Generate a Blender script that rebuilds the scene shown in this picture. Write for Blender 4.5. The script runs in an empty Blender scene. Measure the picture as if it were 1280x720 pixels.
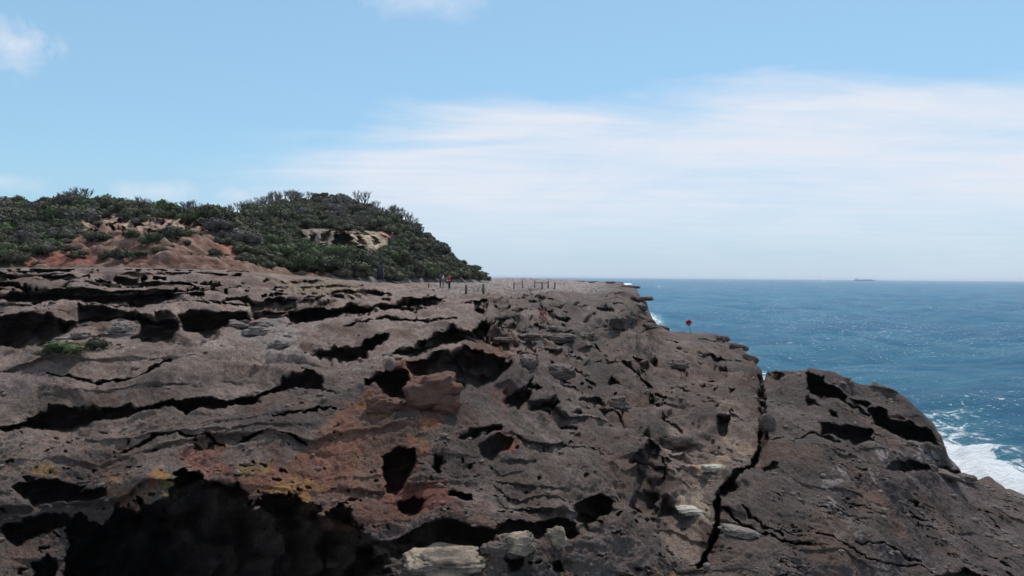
import bpy, bmesh, math, random
import numpy as np
from mathutils import Vector, Matrix
random.seed(7); RNG = np.random.RandomState(11)
R = math.radians
C = bpy.context.scene.collection
SC = bpy.context.scene
F = 914.0
SEA = 0.0
CAMZ = 16.0
# ------------------------------------------------------------------ camera
pit, rol = R(0.88), R(0.46)
fwd = np.array([0, math.cos(pit), -math.sin(pit)])
r0 = np.array([1.0, 0, 0]); u0 = np.array([0, math.sin(pit), math.cos(pit)])
rgt = math.cos(rol)*r0 + math.sin(rol)*u0
upv = -math.sin(rol)*r0 + math.cos(rol)*u0
CO = np.array([0, 0, CAMZ])
cam = bpy.data.cameras.new('camera'); camo = bpy.data.objects.new('camera', cam); C.objects.link(camo)
m = Matrix.Identity(4)
for i in range(3):
    m[i][0] = rgt[i]; m[i][1] = upv[i]; m[i][2] = -fwd[i]; m[i][3] = CO[i]
camo.matrix_world = m
cam.sensor_width = 36.0; cam.lens = 36.0*F/1280; cam.clip_start = 0.5; cam.clip_end = 90000
SC.camera = camo

def unp(px, py, D):
    px = np.asarray(px, float); py = np.asarray(py, float); D = np.asarray(D, float)
    r = fwd + ((px-640)/F)[..., None]*rgt + ((360-py)/F)[..., None]*upv
    return CO + r*D[..., None]
def proj(P):
    d = P-CO; z = d@fwd
    return 640+F*(d@rgt)/z, 360-F*(d@upv)/z, z

# ------------------------------------------------------------------ noise
_p = RNG.permutation(256); PERM = np.concatenate([_p, _p, _p])
_g = RNG.normal(size=(256, 3)); GR = (_g/np.linalg.norm(_g, axis=1)[:, None]).astype(np.float32)
def noise3(P):
    P = np.asarray(P, np.float32).reshape(-1, 3)
    i = np.floor(P).astype(np.int64); f = P-i
    i &= 255
    u = f*f*f*(f*(f*6-15)+10)
    out = np.zeros(len(P), np.float32)
    for dx in (0, 1):
        wx = u[:, 0] if dx else 1-u[:, 0]
        A = PERM[(i[:, 0]+dx) & 255]
        for dy in (0, 1):
            wy = u[:, 1] if dy else 1-u[:, 1]
            B = PERM[A+((i[:, 1]+dy) & 255)]
            for dz in (0, 1):
                wz = u[:, 2] if dz else 1-u[:, 2]
                g = GR[PERM[B+((i[:, 2]+dz) & 255)]]
                out += wx*wy*wz*(g[:, 0]*(f[:, 0]-dx)+g[:, 1]*(f[:, 1]-dy)+g[:, 2]*(f[:, 2]-dz))
    return out*1.6
def fbm(P, oct=4, gain=.5):
    P = np.asarray(P, np.float32).reshape(-1, 3)
    o = np.zeros(len(P), np.float32); a = 1.0
    for k in range(oct):
        o += a*noise3(P*(2.03**k)+17.3*k); a *= gain
    return o
def n2(x, y, s=0.0):
    return np.stack([x.ravel(), y.ravel(), np.full(x.size, s)], 1)
def sst(a, b, x):
    t = np.clip((x-a)/(b-a), 0, 1); return t*t*(3-2*t)

# ------------------------------------------------------------------ object helpers
def tag(o, label=None, cat=None, group=None, kind=None):
    if label: o['label'] = label
    if cat: o['category'] = cat
    if group: o['group'] = group
    if kind: o['kind'] = kind
    return o
def empty(name, loc=(0, 0, 0), rz=0.0):
    o = bpy.data.objects.new(name, None); C.objects.link(o); o.location = loc; o.rotation_euler = (0, 0, rz)
    o.empty_display_size = .2
    return o
def meshobj(name, verts, faces, mat, parent=None, smooth=True):
    me = bpy.data.meshes.new(name); me.from_pydata([tuple(v) for v in verts], [], faces); me.update()
    if smooth: me.polygons.foreach_set('use_smooth', [True]*len(me.polygons))
    o = bpy.data.objects.new(name, me); C.objects.link(o)
    if mat: me.materials.append(mat)
    if parent: o.parent = parent
    return o
def bmobj(name, bm, mat, parent=None, smooth=True):
    me = bpy.data.meshes.new(name); bm.to_mesh(me); bm.free()
    if smooth: me.polygons.foreach_set('use_smooth', [True]*len(me.polygons))
    o = bpy.data.objects.new(name, me); C.objects.link(o)
    if mat: me.materials.append(mat)
    if parent: o.parent = parent
    return o
def fastmesh(name, V, Q, mat, smooth=True, col=None):
    me = bpy.data.meshes.new(name)
    nv, nq = len(V), len(Q); k = Q.shape[1]
    me.vertices.add(nv); me.vertices.foreach_set('co', V.astype(np.float32).ravel())
    me.loops.add(nq*k); me.loops.foreach_set('vertex_index', Q.astype(np.int32).ravel())
    me.polygons.add(nq); me.polygons.foreach_set('loop_start', np.arange(0, nq*k, k, dtype=np.int32))
    me.update(calc_edges=True)
    if smooth: me.polygons.foreach_set('use_smooth', np.ones(nq, bool))
    if col is not None:
        for nm, arr in col.items():
            if arr.ndim == 1: arr = np.stack([arr]*3, 1)
            a = me.color_attributes.new(nm, 'FLOAT_COLOR', 'POINT')
            c4 = np.ones((nv, 4), np.float32); c4[:, :3] = arr
            a.data.foreach_set('color', c4.ravel())
    me.materials.append(mat); me.validate()
    return me
def gridquads(nr, nc):
    a = np.arange(nr*nc).reshape(nr, nc)
    return np.stack([a[:-1, :-1].ravel(), a[1:, :-1].ravel(), a[1:, 1:].ravel(), a[:-1, 1:].ravel()], 1)

# ------------------------------------------------------------------ materials
def newmat(name, rough=.9, spec=.3):
    M = bpy.data.materials.new(name); M.use_nodes = True
    nt = M.node_tree; b = nt.nodes['Principled BSDF']
    b.inputs['Roughness'].default_value = rough
    b.inputs['Specular IOR Level'].default_value = spec
    return M, nt, b
def N(nt, t, **kw):
    n = nt.nodes.new(t)
    for k, v in kw.items():
        if k in n.inputs: n.inputs[k].default_value = v
        else: setattr(n, k, v)
    return n
def L(nt, a, b): nt.links.new(a, b)
def math_(nt, op, a, b=None, c=None, clamp=False):
    n = nt.nodes.new('ShaderNodeMath'); n.operation = op; n.use_clamp = clamp
    for i, v in enumerate((a, b, c)):
        if v is None: continue
        if isinstance(v, (int, float)): n.inputs[i].default_value = v
        else: nt.links.new(v, n.inputs[i])
    return n.outputs[0]
def mixc(nt, fac, a, b, mode='MIX'):
    n = nt.nodes.new('ShaderNodeMix'); n.data_type = 'RGBA'; n.blend_type = mode
    for s, v in ((n.inputs[0], fac), (n.inputs[6], a), (n.inputs[7], b)):
        if isinstance(v, (int, float)): s.default_value = v
        elif isinstance(v, tuple): s.default_value = (*v, 1)
        else: nt.links.new(v, s)
    return n.outputs[2]
def ramp(nt, x, lo, hi):
    n = nt.nodes.new('ShaderNodeMapRange'); n.inputs[1].default_value = lo; n.inputs[2].default_value = hi
    n.clamp = True; nt.links.new(x, n.inputs[0]); return n.outputs[0]
def noiset(nt, vec, scale, detail=4, rough=.55, dist=0.0):
    n = nt.nodes.new('ShaderNodeTexNoise'); n.inputs['Scale'].default_value = scale
    n.inputs['Detail'].default_value = detail; n.inputs['Roughness'].default_value = rough
    n.inputs['Distortion'].default_value = dist
    nt.links.new(vec, n.inputs['Vector']); return n.outputs[0]

def rock_mat():
    M, nt, b = newmat('sandstone', .88, .25)
    g = nt.nodes.new('ShaderNodeNewGeometry'); P = g.outputs['Position']
    at = N(nt, 'ShaderNodeAttribute', attribute_name='Col')
    big = noiset(nt, P, .5, 5, .6)
    fine = noiset(nt, P, 5.0, 6, .75)
    grit = noiset(nt, P, 22.0, 3, .7)
    v = math_(nt, 'MULTIPLY', ramp(nt, fine, .3, .72), 1.0)
    v = math_(nt, 'ADD', math_(nt, 'MULTIPLY', v, .9), .52)
    v2 = math_(nt, 'ADD', math_(nt, 'MULTIPLY', ramp(nt, grit, .32, .68), 1.1), .45)
    v3 = math_(nt, 'ADD', math_(nt, 'MULTIPLY', ramp(nt, big, .3, .7), .5), .75)
    vv = math_(nt, 'MULTIPLY', math_(nt, 'MULTIPLY', v, v2), v3)
    hsv = nt.nodes.new('ShaderNodeHueSaturation'); L(nt, at.outputs['Color'], hsv.inputs['Color']); L(nt, vv, hsv.inputs['Value'])
    col = hsv.outputs[0]
    # reddish iron tint patches and pale salt speckles
    tint = ramp(nt, noiset(nt, P, .9, 5, .6, .5), .52, .7)
    col = mixc(nt, math_(nt, 'MULTIPLY', tint, .35), col, mixc(nt, 1.0, col, (1.25, .86, .72), 'MULTIPLY'))
    sp = ramp(nt, noiset(nt, P, 17.0, 3, .6), .64, .70)
    col = mixc(nt, math_(nt, 'MULTIPLY', sp, .5), col, (.30, .27, .24))
    L(nt, col, b.inputs['Base Color'])
    bu = N(nt, 'ShaderNodeBump'); bu.inputs['Strength'].default_value = 1; bu.inputs['Distance'].default_value = .26
    hgt = math_(nt, 'ADD', noiset(nt, P, 2.6, 8, .68), math_(nt, 'MULTIPLY', noiset(nt, P, 13.0, 4, .7), .35))
    hgt = math_(nt, 'ADD', hgt, math_(nt, 'MULTIPLY', grit, .42))
    L(nt, hgt, bu.inputs['Height']); L(nt, bu.outputs[0], b.inputs['Normal'])
    return M
M_ROCK = rock_mat()
def soil_mat():
    M, nt, b = newmat('hill_soil', .95, .1)
    P = nt.nodes.new('ShaderNodeNewGeometry').outputs['Position']
    at = N(nt, 'ShaderNodeAttribute', attribute_name='Col')
    v = math_(nt, 'ADD', math_(nt, 'MULTIPLY', ramp(nt, noiset(nt, P, 1.2, 6, .7), .3, .7), .8), .55)
    hsv = nt.nodes.new('ShaderNodeHueSaturation'); L(nt, at.outputs['Color'], hsv.inputs['Color']); L(nt, v, hsv.inputs['Value'])
    L(nt, hsv.outputs[0], b.inputs['Base Color'])
    bu = N(nt, 'ShaderNodeBump'); bu.inputs['Strength'].default_value = .8; bu.inputs['Distance'].default_value = .3
    L(nt, noiset(nt, P, 1.5, 7, .7), bu.inputs['Height']); L(nt, bu.outputs[0], b.inputs['Normal'])
    return M
M_SOIL = soil_mat()
def stone_mat(name, c1, c2, sc=2.5):
    M, nt, b = newmat(name, .85, .3)
    P = nt.nodes.new('ShaderNodeNewGeometry').outputs['Position']
    f = ramp(nt, noiset(nt, P, sc, 6, .65, .3), .38, .62)
    col = mixc(nt, f, c1, c2)
    v = math_(nt, 'ADD', math_(nt, 'MULTIPLY', ramp(nt, noiset(nt, P, 14, 4, .7), .3, .7), .6), .7)
    hsv = nt.nodes.new('ShaderNodeHueSaturation'); L(nt, col, hsv.inputs['Color']); L(nt, v, hsv.inputs['Value'])
    L(nt, hsv.outputs[0], b.inputs['Base Color'])
    bu = N(nt, 'ShaderNodeBump'); bu.inputs['Strength'].default_value = .8; bu.inputs['Distance'].default_value = .12
    L(nt, noiset(nt, P, 5, 7, .68), bu.inputs['Height']); L(nt, bu.outputs[0], b.inputs['Normal'])
    return M
M_PALE = stone_mat('pale_stone', (.34, .26, .185), (.09, .068, .055), 1.3)
M_DARK = stone_mat('dark_stone', (.075, .055, .046), (.125, .092, .078))
M_GREY = stone_mat('grey_stone', (.21, .175, .155), (.13, .10, .087))
M_WHITE = stone_mat('white_stone', (.44, .40, .34), (.30, .25, .19))
M_RUST = stone_mat('rusty_stone', (.13, .052, .033), (.085, .048, .036), 3)
def flat(name, c, rough=.8, var=.25, sc=12):
    M, nt, b = newmat(name, rough, .3)
    P = N(nt, 'ShaderNodeTexCoord').outputs['Object']
    v = math_(nt, 'ADD', math_(nt, 'MULTIPLY', noiset(nt, P, sc, 4, .6), 2*var), 1-var)
    hsv = nt.nodes.new('ShaderNodeHueSaturation'); hsv.inputs['Color'].default_value = (*c, 1); L(nt, v, hsv.inputs['Value'])
    L(nt, hsv.outputs[0], b.inputs['Base Color'])
    return M

# ------------------------------------------------------------------ rock headland
def tps(pts, smooth=1e-6, ps=200.0):
    pts = np.array(pts, float); X = pts[:, :2]/ps; y = 1/pts[:, 2]
    n = len(X); d = np.linalg.norm(X[:, None]-X[None], axis=2)
    K = np.where(d > 0, d*d*np.log(d+1e-12), 0)+smooth*np.eye(n)
    Pm = np.hstack([np.ones((n, 1)), X]); A = np.zeros((n+3, n+3)); A[:n, :n] = K; A[:n, n:] = Pm; A[n:, :n] = Pm.T
    w = np.linalg.solve(A, np.concatenate([y, np.zeros(3)]))
    def f(px, py):
        o = w[n]+w[n+1]*px/ps+w[n+2]*py/ps
        for i in range(n):
            dd = (px/ps-X[i, 0])**2+(py/ps-X[i, 1])**2
            o = o+w[i]*.5*dd*np.log(dd+1e-12)
        return o
    return f
SIL = np.array([(-260, 337), (0, 335), (160, 334), (230, 336), (300, 338.5), (345, 342), (380, 345), (430, 348), (520, 350), (600, 349), (640, 347.6), (700, 349),
 (740, 351), (765, 351.5), (775, 352.5), (783, 357), (791, 359), (796, 361), (798, 366), (801, 373), (808, 375.5), (811, 388), (816, 400), (830, 411), (836, 414),
 (860, 415), (880, 416), (897, 418), (905, 422), (908, 427), (925, 432), (935, 443), (945, 455), (952, 462), (955, 478), (959, 465), (975, 463), (1009, 464),
 (1012, 460), (1040, 464), (1058, 472), (1075, 480), (1100, 483), (1120, 488), (1140, 505), (1152, 517), (1165, 530), (1175, 545), (1183, 565), (1185, 572), (1200, 590), (1203, 599),
 (1240, 608), (1280, 625), (1330, 652), (1430, 700)], float)
BASE = [(-150, 335, 50), (0, 335, 50), (0, 370, 42), (0, 400, 38.5), (0, 430, 36), (0, 500, 31), (0, 600, 26.5), (0, 720, 23.5), (0, 830, 22), (-150, 430, 35), (-150, 600, 26), (-150, 830, 22),
 (160, 334, 53), (150, 370, 44), (150, 430, 36.5), (150, 500, 31), (150, 600, 26), (150, 720, 24.3), (150, 830, 23),
 (300, 338, 60), (300, 350, 53), (300, 370, 47), (300, 400, 41), (300, 430, 37.5), (300, 500, 30.5), (300, 600, 25.5), (300, 720, 24), (300, 830, 23),
 (430, 348, 92), (430, 360, 60), (430, 385, 46), (450, 420, 39), (450, 500, 30.5), (450, 600, 25.5), (450, 720, 23), (450, 830, 21.5),
 (520, 350, 130), (562, 362, 92), (550, 375, 62), (600, 349, 260), (600, 365, 80), (600, 380, 58), (600, 400, 47), (600, 440, 37), (600, 500, 31), (600, 600, 26), (600, 720, 22.5), (600, 830, 21),
 (640, 347.6, 380), (700, 349, 360), (745, 351, 300), (690, 362, 104), (700, 375, 80), (676, 400, 66), (700, 430, 51), (700, 500, 37), (740, 600, 29), (740, 720, 25), (740, 830, 23.5),
 (775, 352, 150), (800, 373, 104), (790, 385, 92), (770, 400, 76), (830, 411, 84), (800, 430, 62), (800, 500, 45), (850, 550, 38), (850, 600, 33.5), (850, 720, 27.5), (850, 830, 25.5),
 (860, 415, 88), (860, 432, 72), (775, 418, 82), (740, 424, 66), (800, 420, 82), (820, 436, 69), (780, 440, 60), (860, 438, 69.5), (860, 452, 62), (890, 450, 68), (900, 419, 88), (930, 438, 76), (945, 458, 68), (900, 500, 47), (925, 480, 56),
 (970, 464, 52), (1040, 464, 50), (1000, 500, 44), (1075, 480, 49.5), (1120, 490, 49), (1175, 545, 47), (1203, 600, 46), (1000, 550, 38.5), (1000, 600, 34.5), (1000, 720, 28.5), (1000, 830, 26.5),
 (1090, 540, 42.5), (1150, 600, 41), (1150, 720, 33), (1150, 830, 29.5), (1280, 628, 44.5), (1280, 720, 35), (1280, 830, 31), (1430, 705, 41), (1430, 830, 33)]
xs = np.arange(-200, 1431, 1.3); NCc = len(xs)
NR = 430
ytop = np.interp(xs, SIL[:, 0], SIL[:, 1])
jig = fbm(n2(xs/9.0, xs*0, 3.1), 3)
ytop = ytop+np.where(xs > 640, jig*1.2, jig*.4)*np.clip((xs-200)/300, 0, 1)
t = np.linspace(0, 1, NR)**1.18
PX = np.repeat(xs[None], NR, 0); PY = ytop[None]+(832-ytop[None])*t[:, None]
fb = tps(BASE)
INV = np.clip(fb(PX, PY), 1/420., 1/19.)
Dm = 1/INV

def sdf_poly(poly, X, Y):
    """signed distance, positive inside"""
    p = np.array(poly, float); q = np.roll(p, -1, 0)
    d2 = np.full(X.shape, 1e18); ins = np.zeros(X.shape, bool)
    for (ax, ay), (bx, by) in zip(p, q):
        ex, ey = bx-ax, by-ay; L2 = ex*ex+ey*ey+1e-9
        tt = np.clip(((X-ax)*ex+(Y-ay)*ey)/L2, 0, 1)
        d2 = np.minimum(d2, (X-ax-tt*ex)**2+(Y-ay-tt*ey)**2)
        cond = (ay > Y) != (by > Y)
        xi = ax+(Y-ay)*ex/(ey if abs(ey) > 1e-9 else 1e-9)
        ins ^= cond & (X < xi)
    d = np.sqrt(d2); return np.where(ins, d, -d)
def dist_line(line, X, Y):
    p = np.array(line, float); d2 = np.full(X.shape, 1e18)
    for (ax, ay), (bx, by) in zip(p[:-1], p[1:]):
        ex, ey = bx-ax, by-ay; tt = np.clip(((X-ax)*ex+(Y-ay)*ey)/(ex*ex+ey*ey+1e-9), 0, 1)
        d2 = np.minimum(d2, (X-ax-tt*ex)**2+(Y-ay-tt*ey)**2)
    return np.sqrt(d2)
def local(poly, pad=25):
    p = np.array(poly, float)
    return (PX > p[:, 0].min()-pad) & (PX < p[:, 0].max()+pad) & (PY > p[:, 1].min()-pad) & (PY < p[:, 1].max()+pad)

# outline wobble so every opening gets a ragged rock edge
wx = (fbm(n2(PX/11, PY/9, 1.7), 3)*3.2).reshape(PX.shape); wy = (fbm(n2(PX/13, PY/8, 9.2), 3)*2.6).reshape(PX.shape)
wsc = np.clip((PY-335)/90, .15, 1)
WX = PX+wx*wsc; WY = PY+wy*wsc
JX = (fbm(n2(PX/34, PY/34, 31.7), 4)*9).reshape(PX.shape); JY = (fbm(n2(PX/30, PY/34, 39.2), 4)*11).reshape(PX.shape)
CARVE = np.zeros_like(PX)
def carve(poly, r, soft=2.0, mode='max'):
    global CARVE
    big = min(1.6, max(0., (np.ptp(np.array(poly, float)[:, 0])*np.ptp(np.array(poly, float)[:, 1]))/14000.)) if np.array(poly)[:, 1].max() > 800 else 0
    msk = local(poly); s = sdf_poly(poly, WX[msk]+big*(wx[msk]+JX[msk]), WY[msk]+big*(wy[msk]+JY[msk]))
    ys = np.array(poly, float)[:, 1]; vv = np.clip((PY[msk]-ys.min())/(ys.max()-ys.min()), 0, 1)
    v = r*sst(-.6, soft+vv*vv*min(7., .22*(ys.max()-ys.min())+1), s)
    if mode == 'max': CARVE[msk] = np.maximum(CARVE[msk], v)
    else: CARVE[msk] += v
def groove(line, w, r):
    msk = local(line); d = dist_line(line, WX[msk], WY[msk])
    CARVE[msk] = np.maximum(CARVE[msk], r*sst(w*.5+.9, w*.5-.7, d))
HOLES = [
 ([(566, 356.8), (600, 357.2), (628, 358), (629, 360), (600, 359.2), (570, 358)], 7), ([(672, 347.6), (700, 349.4), (715, 350), (700, 350.6), (680, 349.6)], 14),
 ([(-160, 369), (0, 369), (45, 365), (110, 368), (160, 368), (215, 367), (226, 372), (200, 381), (160, 383), (160, 379), (110, 378), (40, 379), (-160, 378)], 6),
 ([(-160, 395), (0, 396), (40, 392), (70, 397), (92, 404), (88, 415), (70, 425), (65, 434), (45, 433), (-160, 433)], 6),
 ([(98, 387), (130, 382), (170, 385), (172, 402), (150, 405), (135, 410), (118, 408), (95, 405)], 4),
 ([(170, 393), (222, 398), (225, 415), (215, 438), (190, 438), (160, 430), (175, 415)], 4.5),
 ([(223, 389), (310, 384), (312, 395), (290, 400), (282, 412), (265, 433), (248, 418), (228, 412)], 5),
 ([(311, 376), (340, 370), (375, 374), (372, 383), (360, 388), (365, 400), (330, 406), (317, 402)], 4.5),
 ([(405, 366), (420, 362), (430, 360), (445, 362), (465, 362), (495, 367), (480, 370), (450, 376), (430, 379), (408, 376)], 8),
 ([(360, 386), (420, 383), (470, 379), (510, 375), (542, 372), (556, 373), (556, 377), (542, 386), (520, 395), (508, 394), (495, 390), (480, 391), (440, 397), (400, 402), (370, 406), (356, 402)], 13),
 ([(380, 440), (400, 435), (420, 432), (455, 425), (460, 420), (480, 419), (488, 423), (470, 431), (455, 442), (435, 450), (408, 451), (383, 447)], 6),
 ([(480, 436), (515, 428), (530, 419), (548, 411), (560, 409), (590, 411), (613, 400), (616, 434), (600, 436), (580, 436), (550, 438), (530, 440), (500, 442)], 7),
 ([(455, 476), (462, 471), (475, 467), (485, 459), (500, 458), (508, 462), (512, 470), (510, 475), (516, 488), (512, 500), (497, 505), (485, 498), (478, 496), (470, 488), (458, 487)], 5),
 ([(508, 453), (520, 450), (535, 442), (560, 438), (580, 437), (598, 442), (605, 450), (620, 455), (632, 452), (634, 468), (615, 480), (600, 485), (590, 478), (585, 480), (575, 485), (560, 480), (548, 468), (540, 462), (520, 468), (510, 462)], 5),
 ([(-160, 532), (0, 530), (20, 527), (50, 512), (60, 507), (100, 505), (130, 507), (200, 505), (215, 502), (290, 497), (320, 495), (325, 500), (270, 508), (230, 516), (215, 507), (180, 513), (130, 520), (100, 530), (50, 538), (-160, 541)], 3.6),
 ([(338, 481), (355, 474), (372, 471), (392, 467), (403, 472), (405, 483), (420, 490), (405, 488), (395, 485), (370, 491), (345, 495), (320, 499), (300, 501), (318, 495)], 3.2),
 ([(20, 615), (35, 605), (55, 600), (70, 597), (102, 603), (100, 612), (135, 606), (135, 615), (120, 625), (90, 627), (60, 632), (45, 635), (30, 628)], 3),
 ([(2, 662), (35, 646), (60, 639), (85, 641), (85, 651), (60, 663), (35, 670), (20, 685), (5, 675)], 2.6),
 ([(80, 656), (120, 645), (150, 640), (196, 632), (208, 640), (206, 680), (190, 720), (185, 840), (75, 840), (80, 690)], 9),
 ([(208, 630), (213, 623), (222, 610), (218, 597), (240, 595), (270, 600), (285, 608), (300, 603), (303, 625), (296, 660), (300, 700), (290, 760), (290, 840), (196, 840), (200, 735), (214, 690), (212, 650)], 8),
 ([(307, 625), (330, 628), (347, 626), (352, 620), (375, 616), (398, 624), (405, 632), (425, 642), (440, 655), (460, 672), (478, 690), (490, 730), (500, 840), (300, 840), (304, 760), (312, 700), (306, 660)], 7),
 ([(80, 670), (200, 660), (300, 650), (440, 668), (470, 690), (490, 840), (75, 840)], 8.0), ([(150, 655), (240, 612), (330, 640), (320, 690), (180, 690)], 8),
 ([(40, 700), (56, 690), (68, 698), (66, 730), (60, 840), (36, 840), (38, 720)], 3),
 ([(440, 655), (450, 667), (490, 670), (520, 656), (545, 650), (570, 650), (590, 657), (620, 664), (615, 690), (560, 692), (520, 690), (500, 697), (470, 700)], 4),
 ([(475, 560), (490, 555), (498, 552), (518, 557), (520, 575), (512, 595), (500, 610), (490, 615), (482, 612), (477, 590)], 4),
 ([(572, 541), (600, 531), (628, 528), (628, 537), (610, 540), (590, 545), (575, 546)], 2.4), ([(600, 548), (628, 541), (645, 547), (640, 556), (620, 567), (606, 562)], 1.8),
 ([(545, 560), (555, 566), (553, 578), (545, 585), (541, 573)], 1.6), ([(560, 612), (578, 610), (590, 616), (588, 632), (574, 630), (560, 622)], 2.2), ([(495, 620), (520, 616), (532, 622), (525, 640), (500, 638)], 1.8),
 ([(629, 495), (645, 488), (660, 490), (665, 500), (650, 510), (637, 505)], 3),
 ([(720, 627), (735, 615), (755, 612), (768, 620), (765, 640), (745, 652), (733, 668), (722, 650)], 4),
 ([(612, 664), (640, 649), (660, 655), (700, 646), (720, 651), (727, 668), (712, 676), (690, 668), (668, 680), (650, 672), (630, 680)], 3),
 ([(630, 697), (650, 700), (650, 716), (635, 718)], 1.2), ([(690, 702), (705, 700), (712, 715), (692, 716)], 1.5),
 ([(893, 420.5), (904, 422), (906, 432), (903, 442), (899, 438), (893, 432)], 3), ([(868, 441), (890, 448), (922, 452), (917, 459), (895, 458), (880, 450)], 3.2),
 ([(830, 436), (850, 439), (870, 442), (868, 446), (845, 443)], 2), ([(800, 455), (820, 452), (821, 462), (812, 465), (800, 458)], 2.5), ([(795, 464), (806, 465), (805, 472), (797, 471)], 1.5),
 ([(680, 434), (700, 430), (708, 436), (706, 450), (695, 450), (684, 444)], 3.5), ([(645, 441), (665, 441), (675, 455), (685, 462), (670, 457), (650, 446)], 2), ([(727, 434), (745, 433), (757, 438), (752, 445), (735, 442)], 3),
 ([(712, 454), (735, 452), (757, 452), (745, 457), (720, 457)], 2), ([(722, 500), (745, 499), (762, 505), (750, 514), (735, 509)], 1.6), ([(710, 516), (735, 519), (738, 524), (725, 524)], 1.5),
 ([(703, 470), (715, 474), (713, 482), (702, 478)], 2), ([(663, 506), (697, 509), (690, 516), (665, 514)], 1.8), ([(850, 465), (858, 465), (858, 476), (850, 474)], 2), ([(895, 532), (912, 530), (911, 548), (901, 546)], 2.4),
 ([(788, 575), (810, 556), (824, 560), (829, 600), (826, 645), (812, 658), (792, 640), (802, 605)], 3.2), ([(808, 552), (825, 554), (823, 562)], 2), ([(665, 416), (690, 414), (718, 419), (714, 424), (680, 423)], 3), ([(640, 428), (655, 424), (668, 428), (650, 431)], 2),
 ([(590, 382), (602, 377), (610, 376), (609, 391), (606, 397), (600, 395), (592, 390)], 9), ([(548, 365), (578, 366), (580, 369), (550, 368)], 3), ([(635, 372), (658, 372), (656, 377), (640, 377.5)], 5), ([(655, 364.5), (664, 364.5), (663, 368.5), (656, 368)], 6), ([(636, 366), (648, 365), (650, 368), (638, 368.4)], 4),
 ([(639, 390), (655, 386), (674, 387), (680, 393), (665, 396), (650, 392)], 4), ([(685, 392), (693, 392), (692, 398), (686, 397)], 3), ([(733, 396), (745, 392), (748, 399), (740, 403), (728, 401)], 3), ([(808, 403), (825, 401), (828, 411), (815, 413), (806, 408)], 2.5),
 ([(768, 411), (784, 412), (783, 416), (770, 416)], 2), ([(782, 355), (797, 358), (794, 361), (783, 359)], 3), ([(788, 372), (803, 374), (800, 380), (792, 378)], 3),
 ([(1008, 464), (1030, 468), (1048, 480), (1061, 490), (1060, 503), (1040, 504), (1022, 499), (1008, 493)], 9), ([(1063, 495), (1090, 500), (1087, 507), (1070, 505)], 2.5),
 ([(1088, 505), (1105, 503), (1113, 515), (1135, 525), (1160, 535), (1169, 557), (1150, 556), (1120, 546), (1101, 537), (1091, 521)], 9),
 ([(1020, 530), (1040, 529), (1060, 528), (1090, 535), (1093, 553), (1070, 556), (1045, 548), (1028, 541)], 4), ([(1016, 536), (1030, 541), (1055, 553), (1050, 556), (1028, 550)], 1.0), ([(1038, 511), (1048, 512), (1050, 519), (1040, 520)], 1.8),
 ([(1112, 586), (1115, 577), (1140, 577), (1160, 583), (1163, 590), (1130, 592)], 3), ([(1165, 588), (1180, 585), (1200, 592), (1202, 598), (1180, 592)], 2), ([(962, 463), (975, 466), (992, 471), (988, 475), (966, 478), (959, 484)], 1.8),
 ([(1137, 624), (1150, 626), (1153, 632), (1141, 630)], 1.5), ([(1170, 716), (1205, 712), (1245, 718), (1280, 730), (1280, 840), (1180, 740)], 1.5), ([(1005, 497), (1020, 500), (1028, 508), (1012, 505)], 1.2), ([(952, 577), (968, 575), (975, 580), (960, 586), (953, 588)], 1.0),
 ([(893, 618), (905, 609), (918, 605), (922, 610), (905, 622), (896, 624)], 3),
]
for poly, r in HOLES:
    carve(poly, r)
GRO = [([(957, 466), (953, 485), (952, 505), (954, 530), (951, 550), (941, 575), (931, 590), (918, 602), (902, 613)], 5.5, 5), ([(954, 500), (955, 545)], 10, 4),
 ([(896, 625), (898, 650), (894, 668), (886, 685), (880, 698)], 7, 3.5), ([(900, 632), (925, 648), (950, 660), (975, 675), (1010, 679)], 2, 1.3), ([(1018, 668), (1040, 680), (1062, 692), (1082, 702), (1130, 706), (1160, 713)], 1.5, .8),
 ([(1068, 680), (1100, 681), (1130, 696), (1152, 706)], 1.4, .7), ([(927, 634), (942, 645), (958, 657), (980, 668)], 2, 1.0), ([(700, 481), (730, 488), (760, 500)], 2, 1.0), ([(850, 488), (880, 505), (900, 515)], 2.2, 1.2),
 ([(340, 527), (380, 520), (420, 512)], 2, 1), ([(300, 555), (340, 545), (380, 553)], 2.5, 1.2), ([(60, 470), (120, 480), (190, 468), (212, 455)], 2.2, 1.6), ([(150, 556), (200, 540), (260, 545), (280, 560)], 2.2, 1.4),
 ([(680, 391), (676, 380), (684, 371), (690, 367), (705, 362)], 2.4, 4), ([(680, 391), (692, 398), (700, 402), (715, 400)], 1.8, 3), ([(430, 407), (480, 399), (540, 400), (570, 396)], 2, 3), ([(400, 400), (450, 396), (500, 389)], 3, 3),
 ([(1040, 495), (1065, 503), (1085, 512), (1096, 522)], 2.5, 1.5), ([(950, 555), (1000, 545), (1015, 537)], 1.6, .8), ([(735, 510), (770, 520), (800, 552)], 2, 1)]
for l, w, r in GRO: groove(l, w, r)

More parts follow.
